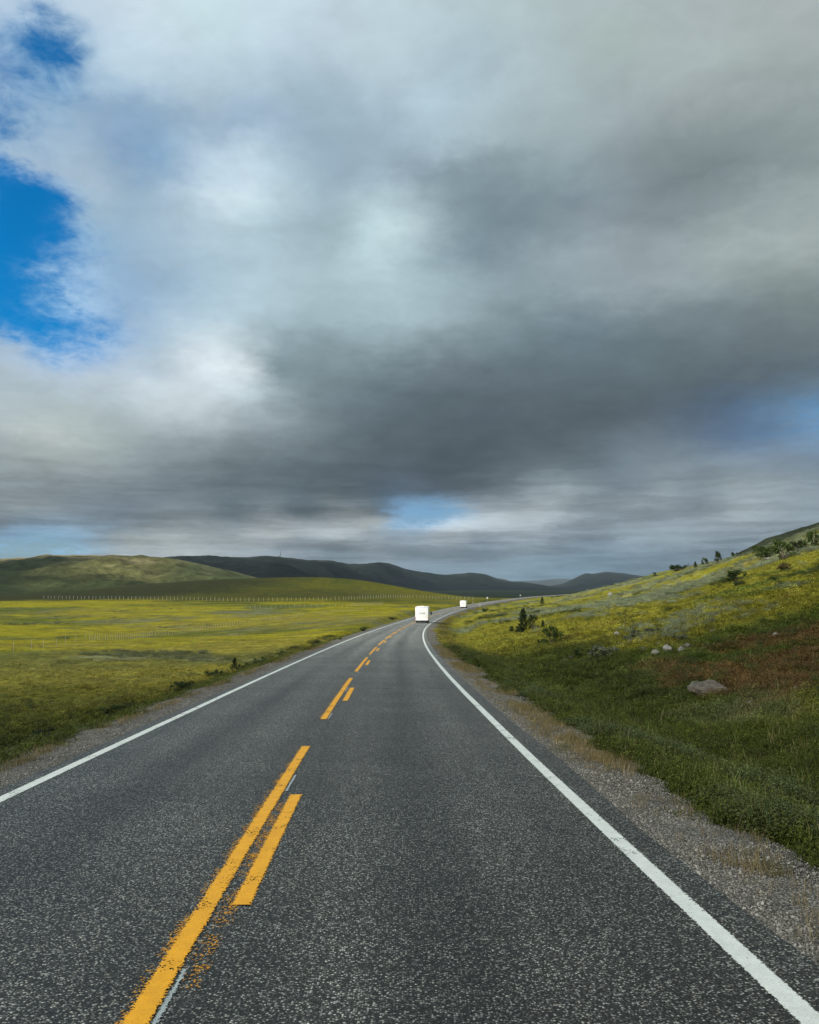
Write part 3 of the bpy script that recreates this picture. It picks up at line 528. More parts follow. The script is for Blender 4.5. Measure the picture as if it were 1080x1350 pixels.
def tuft_mesh(nb, rad, h, w, lean, seed):
    rg = np.random.default_rng(seed); v = []; f = []; sh = []
    for i in range(nb):
        a = rg.random() * 6.28; r = rad * math.sqrt(rg.random()); bx, by = r * math.cos(a), r * math.sin(a); hh = h * (.45 + .75 * rg.random()) * (1 - .3 * r / rad); la = rg.random() * 6.28; l = lean * hh * (.3 + rg.random())
        dx, dy = math.cos(la), math.sin(la); px, py = -dy * w / 2, dx * w / 2; o = len(v); k = .65 + .7 * rg.random()
        v += [(bx - px, by - py, -.03), (bx + px, by + py, -.03), (bx + dx * l * .35 + px * .8, by + dy * l * .35 + py * .8, hh * .6), (bx + dx * l * .35 - px * .8, by + dy * l * .35 - py * .8, hh * .6), (bx + dx * l, by + dy * l, hh)]
        f += [(o, o + 1, o + 2, o + 3), (o + 3, o + 2, o + 4)]; sh += [k] * 5
    me = mesh('tuft', v, f); shade_attr(me, sh); return me
def clump_mesh(nl, rad, h, leaf, seed, up=.5):
    """a low cushion of small leaves on twigs"""
    rg = np.random.default_rng(seed); v = []; f = []; sh = []
    cs = [(rg.normal(0, .45) * rad, rg.normal(0, .45) * rad, h * (.35 + .5 * rg.random())) for _ in range(9)]
    for i in range(nl):
        c = Vector(cs[rg.integers(9)]) + Vector(rg.normal(0, 1, 3)) * rad * .2; c.z = max(.02, min(c.z, h * 1.15))
        n = Vector((rg.normal(), rg.normal(), abs(rg.normal()) + up)).normalized(); u = n.orthogonal().normalized(); u.rotate(Matrix.Rotation(rg.random() * 6.28, 3, n)); w = n.cross(u); s = leaf * (.6 + .8 * rg.random()); o = len(v)
        v += [c - u * s, c + w * s * .45, c + u * s, c - w * s * .45]; f.append((o, o + 1, o + 2, o + 3)); sh += [.6 + .8 * rg.random()] * 4
    me = mesh('clump', v, f); shade_attr(me, sh); return me
def stone_mesh(seed, flat=.6, jag=.35, sub=2):
    import bmesh
    bm = bmesh.new(); bmesh.ops.create_icosphere(bm, subdivisions=sub, radius=1.0)
    rg = np.random.default_rng(seed); off = rg.random(3) * 10
    pl = [(Vector(rg.normal(0, 1, 3)).normalized(), .55 + .35 * rg.random()) for _ in range(7)]
    for vt in bm.verts:
        p = vt.co
        for n, dd in pl:
            k = p.dot(n) - dd
            if k > 0: p -= n * k
        q = 1 + jag * .35 * float(fbm(np.array([p.x * 2 + off[0]]), np.array([p.y * 2 + p.z * 2 + off[1]]), 1, 3, .6, 3)[0]); p *= q; p.z *= flat
    me = D.meshes.new('stone'); bm.to_mesh(me); bm.free(); return me
def scatter(name, mat, protos, pos, rot, scl, idx, tint=None):
    """one mesh of points; geometry nodes set a small plant or pebble on each"""
    n = len(pos); me = D.meshes.new(name); me.vertices.add(n); me.vertices.foreach_set('co', np.asarray(pos, np.float32).ravel())
    for nm, ty, ar, key in (('rot', 'FLOAT_VECTOR', rot, 'vector'), ('scl', 'FLOAT_VECTOR', scl, 'vector'), ('idx', 'INT', idx, 'value')):
        a = me.attributes.new(nm, ty, 'POINT'); a.data.foreach_set(key, np.asarray(ar, np.int32 if ty == 'INT' else np.float32).ravel())
    if tint is not None: vcol(me, 'tint', tint)
    o = D.objects.new(name, me); COL.objects.link(o); o['kind'] = 'stuff'
    pc = D.collections.new(name + '_kinds')
    for i, pm in enumerate(protos):
        if not pm.materials: pm.materials.append(mat)
        po = D.objects.new('kind_%02d' % i, pm); pc.objects.link(po)
    g = D.node_groups.new(name, 'GeometryNodeTree'); g.interface.new_socket('Geometry', in_out='INPUT', socket_type='NodeSocketGeometry'); g.interface.new_socket('Geometry', in_out='OUTPUT', socket_type='NodeSocketGeometry')
    gi = g.nodes.new('NodeGroupInput'); go = g.nodes.new('NodeGroupOutput'); ci = g.nodes.new('GeometryNodeCollectionInfo'); ci.inputs[0].default_value = pc; ci.inputs['Separate Children'].default_value = True; ci.inputs['Reset Children'].default_value = True
    def att(nm, ty): a = g.nodes.new('GeometryNodeInputNamedAttribute'); a.data_type = ty; a.inputs[0].default_value = nm; return a.outputs[0]
    mp = g.nodes.new('GeometryNodeMeshToPoints'); ip = g.nodes.new('GeometryNodeInstanceOnPoints'); g.links.new(gi.outputs[0], mp.inputs[0]); g.links.new(mp.outputs[0], ip.inputs['Points']); g.links.new(ci.outputs[0], ip.inputs['Instance']); ip.inputs['Pick Instance'].default_value = True
    g.links.new(att('idx', 'INT'), ip.inputs['Instance Index']); g.links.new(att('rot', 'FLOAT_VECTOR'), ip.inputs['Rotation']); g.links.new(att('scl', 'FLOAT_VECTOR'), ip.inputs['Scale']); g.links.new(ip.outputs[0], go.inputs[0])
    md = o.modifiers.new('scatter', 'NODES'); md.node_group = g; return o
def cand(n, r0, r1, a0, a1, pw=0.0):
    u = RNG.random(n); r = r0 * (r1 / r0) ** u if pw == 0 else (r0 ** pw + u * (r1 ** pw - r0 ** pw)) ** (1 / pw); a = np.radians(a0 + (a1 - a0) * RNG.random(n)); return np.sin(a) * r, np.cos(a) * r, r
def put(name, mat, protos, x, y, sx, sz, tint, tilt=.12, sink=0.0):
    n = len(x); z = height(x, y) - sink; rot = np.stack([RNG.normal(0, tilt, n), RNG.normal(0, tilt, n), RNG.random(n) * 6.28], 1)
    return scatter(name, mat, protos, np.stack([x, y, z], 1), rot, np.stack([sx, sx, sz], 1), RNG.integers(0, len(protos), n), tint)
G_T = [tuft_mesh(26, .17, .26, .012, .6, 100 + i) for i in range(5)]
# green grass of the verges and the near hillside
x, y, r = cand(150000, 5, 170, -40, 40); d, _ = lateral(x, y); n1 = fbm(x, y, 1.6, 4, .6, 4) * .5 + fbm(x, y, .9, 3, .5, 60) * .5
edge = np.where(d > 0, d - 4.80, -d - 4.15) + n1 * 1.3 + fbm(x, y, .5, 2, .5, 74) * .5
dens = np.where(d > 0, 1.0, np.where(-d < 13, .9, .28 * (r < 90)))
ok = (edge > .15) & (RNG.random(len(x)) < dens) ; x, y, r, d = x[ok], y[ok], r[ok], d[ok]
t = ground_tint(x, y); nn = fbm(x, y, 3, 3, .6, 61)[:, None]; t = t * (1.15 + .4 * nn) * np.exp(RNG.normal(0, 1, (len(x), 1)) * np.where(d < -13, .08, .2)[:, None])
near = ((1 - ss(r, 25, 60)) * (d > 0))[:, None]; t = t * (1 - near * .25) + np.array([[.070, .092, .014]]) * near * .35 * (1 - ss(np.exp(-(((x - 15.5) / 7.0) ** 2 + ((y - 29) / 12) ** 2)), .2, .5))[:, None]
sx = np.clip(r / 22, .8, 3.2) * (.7 + .6 * RNG.random(len(x))); sz = (.45 + .65 * RNG.random(len(x))) * (1 + .5 * nn[:, 0]) * np.where((d < 0) & (-d > 13), .6, 1) * (1 - .35 * ss(r, 40, 120)) * np.where(np.abs(d) < 6, .75, 1)
put('grass', LEAF_I, G_T, x, y, sx, sz * .78, np.clip(t, .004, .5))
k_ = (r < 45) & (d > 0) & (RNG.random(len(x)) < .07); H_T = [clump_mesh(170, .20, .15, .015, 190 + i, up=.8) for i in range(4)]
h_ = (r < 70) & (np.abs(d) < 30) & (RNG.random(len(x)) < .24); ht = np.clip(t[h_] * np.array([[1.15, 1.08, 1.0]]) * np.exp(RNG.normal(0, .25, (h_.sum(), 1))), .01, .4)
put('low_herbs', LEAF_I, H_T, x[h_], y[h_], sx[h_] * RNG.uniform(.8, 1.4, h_.sum()), RNG.uniform(.7, 1.6, h_.sum()), ht, .25)
W_T = [tuft_mesh(9, .15, .42, .008, .35, 145 + i) for i in range(4)]
wt = np.where(RNG.random((k_.sum(), 1)) < .55, [[.13, .16, .045]], [[.20, .17, .07]]) * np.exp(RNG.normal(0, .25, (k_.sum(), 1)))
put('tall_weeds', LEAF_I, W_T, x[k_], y[k_], RNG.uniform(.7, 1.3, k_.sum()), RNG.uniform(.5, 1.15, k_.sum()), wt)
# dry straw on the gravel shoulders
S_T = [tuft_mesh(14, .12, .22, .005, .5, 130 + i) for i in range(4)]
s = RNG.uniform(3, 60, 14000); dd = np.where(RNG.random(14000) < .8, 4.45 + RNG.normal(0, .24, 14000), 4.1 + RNG.normal(0, .3, 14000)) ; left = RNG.random(14000) < .18; dd = np.where(left, -4.0 + RNG.normal(0, .12, 14000), dd)
p = road_pt(s, dd); ok = (fbm(p[:, 0], p[:, 1], 2.2, 4, .6, 62) + RNG.normal(0, .22, len(p)) > .05) & (np.abs(dd) > 3.85) ; p = p[ok]; dd = dd[ok]; n = len(p)
zz_ = np.maximum(p[:, 2] - np.where(dd > 0, np.interp(dd, [3.4, 3.75, 4.3, 4.9, 5.7], [.01, .014, .04, .09, .28]), np.interp(-dd, [3.1, 3.4, 3.9, 4.4, 5.3], [.01, .014, .035, .07, .30])), height(p[:, 0], p[:, 1]))
st = np.array([[.26, .20, .085]]) * np.exp(RNG.normal(0, .25, (n, 1))); st[RNG.random(n) < .25] *= (.5, .62, .5)
scatter('dry_grass', LEAF_I, S_T, np.stack([p[:, 0], p[:, 1], zz_], 1), np.stack([RNG.normal(0, .15, n), RNG.normal(0, .15, n), RNG.random(n) * 6.28], 1), np.repeat(RNG.uniform(.25, .8, (n, 1)), 3, 1), RNG.integers(0, 4, n), st)
# pebbles on the shoulders
PEB = plain('pebble_stone', (.24, .235, .21), .9, var=.4, scale=9)
_nt = PEB.node_tree; _b = [n for n in _nt.nodes if n.type == 'BSDF_PRINCIPLED'][0]; _rv = node(_nt, 'ShaderNodeObjectInfo').outputs['Random']
_nt.links.new(mix(_nt, M(_nt, 'POWER', _rv, 1.6), (.07, .066, .056, 1), (.40, .385, .34, 1)), _b.inputs['Base Color'])   # each pebble its own grey
s = 3.2 + 38 * RNG.random(90000) ** 1.7; dd = 3.74 + RNG.uniform(0, 1.7, 90000) * RNG.random(90000) ** .4; dd = np.where(RNG.random(90000) < .22, -3.4 - np.abs(RNG.normal(0, .5, 90000)), dd); ok = (np.abs(dd) < 5.6); s, dd = s[ok], dd[ok]; p = road_pt(s, dd); n = len(p)
zz_ = np.maximum(p[:, 2] - np.where(dd > 0, np.interp(dd, [3.4, 3.75, 4.3, 4.9, 5.7], [.012, .014, .04, .09, .28]), np.interp(-dd, [3.1, 3.4, 3.9, 4.4, 5.3], [.012, .014, .035, .07, .30])), height(p[:, 0], p[:, 1]))
sc_ = np.exp(RNG.normal(-5.0, .42, n)); scatter('gravel_stones', PEB, [stone_mesh(300 + i, .7, .3, 1) for i in range(5)], np.stack([p[:, 0], p[:, 1], zz_], 1), RNG.random((n, 3)) * 6.28, np.repeat(sc_[:, None], 3, 1) * RNG.uniform(.7, 1.3, (n, 3)), RNG.integers(0, 5, n))
# low willow and dwarf birch scrub
C_T = [clump_mesh(520, .38, .40, .021, 160 + i) for i in range(4)]
x, y, r = cand(60000, 9, 330, -38, 40); d, _ = lateral(x, y); n4 = fbm(x, y, 2.2, 3, .6, 72) * .6; e = fbm(x, y, 18, 4, .6, 15) + .5 * fbm(x, y, 2.5, 4, .6, 13) + .30 * ss(y, 50, 90) * ss(d, 15, 40)
greyish = (d > 7) & (e > .36) & (y > 58) | ((np.exp(-((x - 19) / 6.5) ** 2 - ((y - 57) / 9) ** 2) + n4 > .75) | (np.exp(-((x - 16) / 5.5) ** 2 - ((y - 47) / 5) ** 2) + n4 > .80) | (np.exp(-((d - 7.0) / 1.3) ** 2 - ((y - 11.5) / 4) ** 2) + n4 > .7)); dark = (d > 9) & (y > 42) & (fbm(x, y, 12, 4, .6, 66) + .4 * fbm(x, y, 3, 3, .6, 67) > .40)
ditch = (d < -7.2) & (d > -12) & (y < 130) & (fbm(x, y, 4, 3, .6, 68) > -.10) & (RNG.random(len(x)) < .9); bank = (np.abs(d) > 5.0) & (np.abs(d) < 7) & (fbm(x, y, 2.5, 3, .6, 69) > .30); stray = ((d > 10) | ((d < -10) & (y < 45))) & (RNG.random(len(x)) < .035)
mead = (d < -14) & (y > 60) & (fbm(x, y, 30, 3, .6, 70) + .25 * fbm(x, y, 5, 3, .5, 71) > .50)
ok = greyish | dark | ditch | bank | stray | mead; x, y, r, d = x[ok], y[ok], r[ok], d[ok]; g_, dk, di, bk, me_ = greyish[ok], dark[ok], ditch[ok], bank[ok], mead[ok]
t = np.where((g_ & (y > 40))[:, None], [[.21, .24, .14]], np.where((dk | di)[:, None], [[.036, .054, .013]], np.where((bk | g_)[:, None], [[.088, .112, .036]], np.where(me_[:, None], [[.10, .115, .05]], [[.06, .08, .02]]))))
t = t * np.exp(RNG.normal(0, .25, (len(x), 1))) * np.where(di, .7, 1)[:, None]; k = np.clip(r / 60, .8, 2.2)
put('low_scrub', LEAF_I, C_T, x, y, k * RNG.uniform(.6, 1.2, len(x)), np.where(bk, .6, 1) * np.where(me_, .6, 1) * RNG.uniform(.5, 1.2, len(x)) * (1 + .3 * ss(r, 60, 150)), t, .1)

# ------------------------------------------------------------------ shrubs and saplings, each a thing of its own
def leaf_tint_material(name, col):
    m, nt, b, o = material(name); s = node(nt, 'ShaderNodeAttribute', attribute_name='shade').outputs['Fac']
    c = mix(nt, 1.0, (*col, 1), node(nt, 'ShaderNodeCombineXYZ', {0: s, 1: s, 2: s}).outputs[0], 'MULTIPLY'); nt.links.new(c, b.inputs['Base Color']); b.inputs['Roughness'].default_value = .65; b.inputs['Specular IOR Level'].default_value = .25
    tr = node(nt, 'ShaderNodeBsdfTranslucent', {0: c}); mx = node(nt, 'ShaderNodeMixShader', {0: .2, 1: b.outputs[0], 2: tr.outputs[0]}); nt.links.new(mx.outputs[0], o.inputs[0]); return m
LM = {'dark': leaf_tint_material('dark_green_leaf', (.028, .046, .012)), 'mid': leaf_tint_material('green_leaf', (.055, .085, .018)), 'grey': leaf_tint_material('willow_leaf', (.13, .15, .085)), 'brown': leaf_tint_material('brown_leaf', (.10, .08, .03))}
BARK = plain('bark', (.09, .075, .06), .9, var=.3, scale=20)
def shrub_meshes(kind, seed):
    rg = np.random.default_rng(seed); st = MB(); v = []; f = []; sh = []; tips = []
    if kind in ('round', 'low'):
        H_ = 1.0; n = 15 if kind == 'round' else 20
        for i in range(n):
            a = rg.random() * 6.28; q = math.sqrt(rg.random()); zz = (.14 + .78 * rg.random()) if kind == 'round' else (.10 + .72 * rg.random() * (1 - .35 * q)); rr = .5 * q * (1.05 - .5 * max(0, zz - .55) / .45)
            tips.append((Vector((rr * math.cos(a), rr * math.sin(a), zz)), .13 if kind == 'round' else .11))
        for tp, _ in tips:
            m_ = Vector((tp.x * .35, tp.y * .35, tp.z * .45)); st.tube((tp.x * .06, tp.y * .06, -.05), m_, .018, .012, 5); st.tube(m_, tp, .012, .004, 4)
    elif kind == 'cone':
        st.tube((0, 0, -.05), (.02, 0, .97), .022, .004, 6)
        for i in range(26):
            zz = .12 + .84 * (i / 26); a = i * 2.4; rr = (.36 * (1 - zz) + .03) * (.6 + .6 * rg.random()); tp = Vector((rr * math.cos(a), rr * math.sin(a), zz)); st.tube((0, 0, zz - .06), tp, .008, .003, 4); tips.append((tp * 1.0, .055)); tips.append((Vector((tp.x * .5, tp.y * .5, zz - .02)), .05))
    else:  # bare sapling with a few leaves
        st.tube((0, 0, -.05), (.03, .01, 1.0), .016, .004, 5)
        for i in range(9):
            zz = .25 + .08 * i; a = i * 2.4; rr = .12 * (1.1 - zz * .8) * (.6 + .8 * rg.random()); tp = Vector((rr * math.cos(a), rr * math.sin(a), zz + .1)); st.tube((0, 0, zz), tp, .007, .002, 4); tips.append((tp, .03))
    nl = {'round': 110, 'low': 100, 'cone': 46, 'sapling': 14}[kind]; ls = {'round': .038, 'low': .038, 'cone': .028, 'sapling': .022}[kind]
    for tp, rad in tips:
        for _ in range(nl):
            c = tp + Vector(rg.normal(0, .55, 3)) * rad; nn_ = Vector(rg.normal(0, 1, 3)).normalized(); u = nn_.orthogonal().normalized(); w = nn_.cross(u); s = ls * (.5 + .9 * rg.random()); o = len(v)
            v += [c - u * s, c + w * s * .6, c + u * s, c - w * s * .6]; f.append((o, o + 1, o + 2, o + 3)); sh += [.55 + .9 * rg.random()] * 4
    cm = mesh('crown', v, f); shade_attr(cm, sh); return cm, mesh('stem', st.v, st.f, True)
_sm = {}
def shrub(px, py, wp, hp, kind, leaf, label, cat='bush', group=None, name=None):
    key = (kind, leaf, px % 2)
    if key not in _sm:
        c, s_ = shrub_meshes(kind, hash(kind) % 7 * 0 + len(_sm) + 500); c.materials.append(LM[leaf]); s_.materials.append(BARK); _sm[key] = (c, s_)
    p = at(px, py); k = p.y / F; t = tag(empty(name or ('sapling' if kind == 'sapling' else ('birch_tree' if kind == 'cone' else 'shrub')), p - Vector((0, 0, .05)), (px * 7 + py) % 6.28), label, cat, group)
    if kind in ('cone', 'sapling'): sc = (hp * k * .95, hp * k * .95, hp * k * 1.02)
    else: sc = (wp * k * .95, wp * k * .95, hp * k * 1.1)
    t.scale = sc
    c = D.objects.new('crown', _sm[key][0]); COL.objects.link(c); c.parent = t
    s_ = D.objects.new('trunk' if kind == 'cone' else 'stem', _sm[key][1]); COL.objects.link(s_); s_.parent = t
G1 = 'bushes along the crest of the right hillside'; G2 = 'bushes scattered on the right hillside'; G3 = 'bushes along the left ditch'
SH = [(893,753,22,11,'low','dark','wide low dark bush at the lower end of the crest bushes, against the sky',G1),
(908,751,6,9,'sapling','dark','thin sapling just uphill of the wide low dark bush on the crest',G1),
(917,749,5,9,'cone','dark','small pointed bush on the crest between the thin sapling and the round one',G1),
(929,747,11,10,'round','mid','small round green bush on the crest left of the tallest crest bush',G1),
(948,742,12,14,'round','dark','tallest upright dark bush standing clear on the hillside crest',G1),
(970,735,16,9,'low','dark','low bush on the crest where the dark far hill begins',G1),
(998,731,13,11,'round','mid','small green bush on the crest in front of the dark far hill',G1),
(1013,735,30,17,'low','mid','spreading green bush at the downhill end of the big crest thicket',G1),
(1034,738,34,24,'round','mid','large bushy green shrub in the middle of the crest thicket',G1),
(1052,727,26,17,'low','dark','dark spreading bush behind the large green shrub on the crest',G1),
(1073,722,24,20,'round','mid','green bush at the uphill end of the crest thicket by the photo edge',G1),
(863,760,5,5,'round','dark','tiny dark bush far down the crest towards the valley',G1),
(971,773,29,20,'round','dark','dark round bush alone on the slope below the crest bushes',G2),
(1034,752,16,13,'low','brown','brownish low bush on the slope below the crest thicket',G2),
(690,832,20,30,'cone','dark','dark pointed young birch above the roadside ditch right of the white vans',G2),
(703,829,16,17,'round','dark','rounded dark bush leaning against the pointed young birch',G2),
(682,835,18,13,'low','dark','low dark bush at the foot of the pointed young birch, roadside',G2),
(716,829,8,11,'cone','dark','small pointed bush just right of the young birch group',G2),
(728,850,26,22,'round','mid','leafy green bush in the ditch meadow below the young birch',G2),
(717,852,14,12,'low','dark','low dark bush left beside the leafy green ditch bush',G2),
(715,797,5,10,'cone','dark','tiny pointed tree near the far bend of the road',G2),
(803,813,6,14,'sapling','dark','thin bare sapling on the bright yellow slope',G2),
(825,832,8,26,'sapling','dark','tall thin sapling above the grey willow patch',G2),
(838,846,28,20,'low','grey','grey willow bush beside the white boulder on the slope',G2),
(865,838,30,14,'low','grey','pale willow bush uphill of the row of boulders',G2),
(899,846,24,12,'low','grey','small pale willow bush above the row of boulders',G2),
(795,868,40,22,'low','grey','broad grey willow bush downhill of the row of boulders',G2),
(770,866,24,13,'low','dark','dark low bush left of the broad grey willow',G2),
(1022,802,16,9,'low','mid','small green bush high on the open slope near the photo edge',G2),
(640,806,8,5,'low','dark','tiny dark bush beside the road bend near the marker posts',G2),
(309,885,13,18,'cone','dark','upright dark bush on the left ditch bank, tallest there',G3),
(324,884,20,12,'low','dark','low dark bush right beside the tallest left ditch bush',G3),
(346,876,22,11,'low','mid','green bush further along the left ditch bank',G3),
(284,894,26,13,'low','dark','dark bush on the left ditch bank just nearer than the tallest one',G3),
(241,911,34,17,'low','dark','wide dark bush in the middle of the left ditch',G3),
(372,866,18,8,'low','mid','small green bush where the left ditch runs out',G3),
(448,846,16,6,'low','mid','small bush at the left road edge well short of the vans',G3),
(480,833,11,6,'round','dark','tiny dark bush at the left road edge short of the nearer van',G3),
(517,817,11,4,'low','dark','tiny bush beside the left road edge next to the nearer van',G3),
(150,946,44,18,'low','mid','broad green bush on the left bank nearer than the dark ones',G3),
(60,978,56,18,'low','dark','nearest dark bush of the left ditch by the photo edge',G3)]
for a in SH: shrub(*a[:7], cat='tree' if a[4] in ('cone',) and 'birch' in a[6] else ('sapling' if a[4] == 'sapling' else 'bush'), group=a[7])

# ------------------------------------------------------------------ boulders
ROCK = {'pale': plain('pale_rock', (.23, .22, .195), .9, var=.3, scale=3, bump=.6), 'tan': plain('tan_rock', (.105, .090, .070), .9, var=.5, scale=4, bump=1.0), 'grey': plain('grey_rock', (.22, .22, .21), .9, var=.35, scale=3, bump=.6)}
_rm = {}
def boulder(px, py, wp, hp, kind, label, seed):
    key = (kind, seed % 4)
    if key not in _rm: m_ = stone_mesh(700 + len(_rm), .75, .5, 3); m_.materials.append(ROCK[kind]); _rm[key] = m_
    p = at(px, py); k = p.y / F; o = D.objects.new('boulder', _rm[key]); COL.objects.link(o); o.location = p + Vector((0, 0, hp * k * .22)); o.scale = (wp * k * .52, wp * k * .5, hp * k * .75); o.rotation_euler = (0, 0, seed * 1.3); tag(o, label, 'boulder', 'boulders on the right hillside')
for i, a in enumerate([(814,839,9,8,'pale','small white boulder beside the grey willow bush'),(848,860,12,8,'tan','leftmost tan boulder of the row in the middle of the slope'),(865,864,14,10,'pale','white boulder second from the left in the slope row'),
(882,861,15,12,'pale','largest pale boulder in the row in the middle of the slope'),(899,859,10,8,'grey','grey boulder just right of the largest pale one'),(908,854,15,7,'pale','flat pale boulder at the right end of the slope row'),(869,852,9,6,'tan','small tan boulder uphill behind the slope row'),
(937,914,54,24,'tan','big flat tan boulder sunk in the brown heath'),(918,905,14,9,'grey','small grey boulder at the left end of the big flat one'),(950,885,14,7,'tan','tan boulder uphill of the big flat one'),(1048,912,13,8,'pale','bright white boulder in the brown heath near the photo edge'),
(1023,839,8,6,'pale','small white boulder high above the brown heath'),(941,834,11,5,'tan','small tan boulder on the open slope right of the row'),(754,870,9,6,'tan','small tan boulder in the grass left of the willows'),(746,873,7,5,'pale','tiny pale boulder furthest left in the grass'),
(1012,739,9,5,'pale','pale boulder at the foot of the crest thicket'),(805,785,8,5,'pale','pale boulder low on the far part of the hillside'),(990,930,12,6,'grey','half buried grey boulder below the brown heath'),(1070,920,9,5,'tan','tan boulder right of the bright white one'),(572,828,5,3,'tan','tiny tan stone at the roadside by the white vans')]):
    boulder(*a, seed=i)

# ------------------------------------------------------------------ fences
WOOD = plain('weathered_post', (.38, .36, .29), .9, var=.25, scale=4); WIRE = plain('wire', (.25, .25, .24), .5, .6)
def fence(track, step, hgt, rad, label, wires=3, name='fence', missing=0.0):
    P = [at(px, py, y0, y1) for px, py, y0, y1 in track]; base = P[0].copy(); t = tag(empty(name, base), label, 'fence', 'post and wire fences in the left meadow')
    L_ = [0]; 
    for a, b in zip(P, P[1:]): L_.append(L_[-1] + (b - a).xy.length)
    n = int(L_[-1] / step); ms = []
    for i in range(4):
        mb = MB(); mb.tube((0, 0, -.3), (RNG.normal(0, .06), RNG.normal(0, .06), hgt * RNG.uniform(.85, 1.12)), rad, rad * .8, 6); m_ = mesh('post', mb.v, mb.f); m_.materials.append(WOOD); ms.append(m_)
    tops = []
    for i in range(n + 1):
        l = min(L_[-1], i * step + RNG.normal(0, step * .06)); x_ = np.interp(l, L_, [q.x for q in P]); y_ = np.interp(l, L_, [q.y for q in P]); p_ = Vector((float(x_), float(y_), hz(x_, y_))); tops.append(p_)
        if RNG.random() < missing: continue
        o = D.objects.new('post', ms[i % 4]); COL.objects.link(o); o.parent = t; o.location = p_ - base; o.rotation_euler = (RNG.normal(0, .03), RNG.normal(0, .03), RNG.random() * 6)
    for w in range(wires):
        mb = MB(); hh = hgt * (.35 + .5 * w / max(1, wires - 1))
        for a, b in zip(tops, tops[1:]): mb.tube(a - base + Vector((0, 0, hh)), b - base + Vector((0, 0, hh)), .008, .008, 3, False)
        mb.build('wire', WIRE, t)
fence([(58,789.5,250,500),(180,790.5,250,500),(330,793,250,500),(450,791,250,500),(540,788.6,250,520),(590,789.6,250,520),(628,790.5,300,560)], 2.5, 1.75, .10, 'long far fence of pale posts running below the green rise')
fence([(118,845,90,300),(200,838.5,90,300),(265,831,90,300),(330,821,90,320),(400,812,90,330),(480,805,90,330)], 1.2, .95, .035, 'fence of short pale posts climbing across the bright yellow meadow')
fence([(330,803,150,420),(400,800,150,420),(460,800.5,150,420),(505,797,150,420)], 2.4, 1.2, .05, 'short middle fence between the far one and the meadow one', wires=1)
fence([(16,859,50,200),(50,855,50,200),(118,846,60,200)], 3.6, 1.2, .025, 'sparse line of thin leaning posts at the left edge of the meadow', wires=1)

# ------------------------------------------------------------------ road markers and signs by the far bend
MW = plain('marker_white', (.75, .75, .72), .5, var=.05); MG = plain('galvanised_steel', (.4, .42, .43), .4, .7); MBK = plain('marker_black', (.03, .03, .03), .5)
def marker(s, d, hgt, label, sign=None):
    p = Vector(road_pt(s, d).tolist()); p.z = hz(p.x, p.y); t = tag(empty('road_sign' if sign else 'marker_post', p, -float(np.interp(s, S, HD))), label, 'sign' if sign else 'marker post')
    MB().tube((0, 0, -.2), (0, 0, hgt), .06, .05, 8).build('pole', MW if not sign else MG, t)
    if sign: MB().box((0, -.08, hgt - sign[1] / 2), (sign[0], .04, sign[1])).build('sign_panel', MW, t); MB().box((0, -.045, hgt - sign[1] / 2), (.12, .03, sign[1] * .9)).build('bracket', MG, t)
    else: MB().box((0, -.062, hgt - .2), (.09, .01, .16)).build('reflector', MBK, t)
marker(452, -5.0, 2.6, 'white sign on a post at the outside of the far bend', (.7, .7)); marker(330, 5.6, 2.0, 'thin white marker post right of the road before the far bend'); marker(640, -5.0, 2.4, 'tiny white sign further along the far bend', (.8, .7)); marker(395, -5.0, 1.6, 'thin white marker post left of the road beyond the vans')

# ------------------------------------------------------------------ mast on the far hill
mp_ = ray(370, 734); MY = 3430.0; u_ = (370 - 540) / F
mz = (775 - 734.3) / F * MY; mt = tag(empty('radio_mast', (u_ * MY, MY, mz)), 'small grey radio mast standing on the top of the distant long hill', 'mast')
STEEL = plain('mast_steel', (.16, .17, .18), .6, .3)
mb = MB()
for i in range(3):
    a = i * 2.094; mb.tube((2.6 * math.cos(a), 2.6 * math.sin(a), -8), (.7 * math.cos(a), .7 * math.sin(a), 22), .5, .35, 5)
for k in range(6):
    z0 = k * 4.0; r0 = 2.1 - k * .28
    for i in range(3): a, b = i * 2.094, (i + 1) * 2.094; mb.tube((r0 * math.cos(a), r0 * math.sin(a), z0), (r0 * .9 * math.cos(b), r0 * .9 * math.sin(b), z0 + 4), .2, .2, 4)
mb.build('lattice', STEEL, mt); MB().tube((0, 0, 21), (0, 0, 30), .3, .15, 6).build('antenna', STEEL, mt)
MB().box((-7, 0, 0), (9, 6, 7)).build('hut_wall', plain('hut_grey', (.2, .2, .2), .8), mt)

# ------------------------------------------------------------------ the two motorhomes
VW = plain('van_white', (.93, .93, .92), .30, var=.02, scale=2); VGL = plain('van_glass', (.02, .025, .03), .08); VBK = plain('van_black', (.02, .02, .02), .6); VRD = plain('tail_lamp_red', (.35, .02, .015), .25); VRIM = plain('rim_grey', (.35, .36, .37), .35, .8); VGR = plain('van_trim_grey', (.55, .56, .57), .5); VPL = plain('plate_white', (.7, .7, .66), .5)
def rounded(name, c, sz, rad, mat, parent, seg=3):
    import bmesh
    bm = bmesh.new(); bmesh.ops.create_cube(bm, size=1.0)
    for v_ in bm.verts: v_.co = Vector((v_.co.x * sz[0] + c[0], v_.co.y * sz[1] + c[1], v_.co.z * sz[2] + c[2]))
    bmesh.ops.bevel(bm, geom=bm.edges[:], offset=rad, segments=seg, affect='EDGES', profile=.5); me = D.meshes.new(name); bm.to_mesh(me); bm.free()
    me.polygons.foreach_set('use_smooth', [True] * len(me.polygons)); return link(name, me, mat, parent)
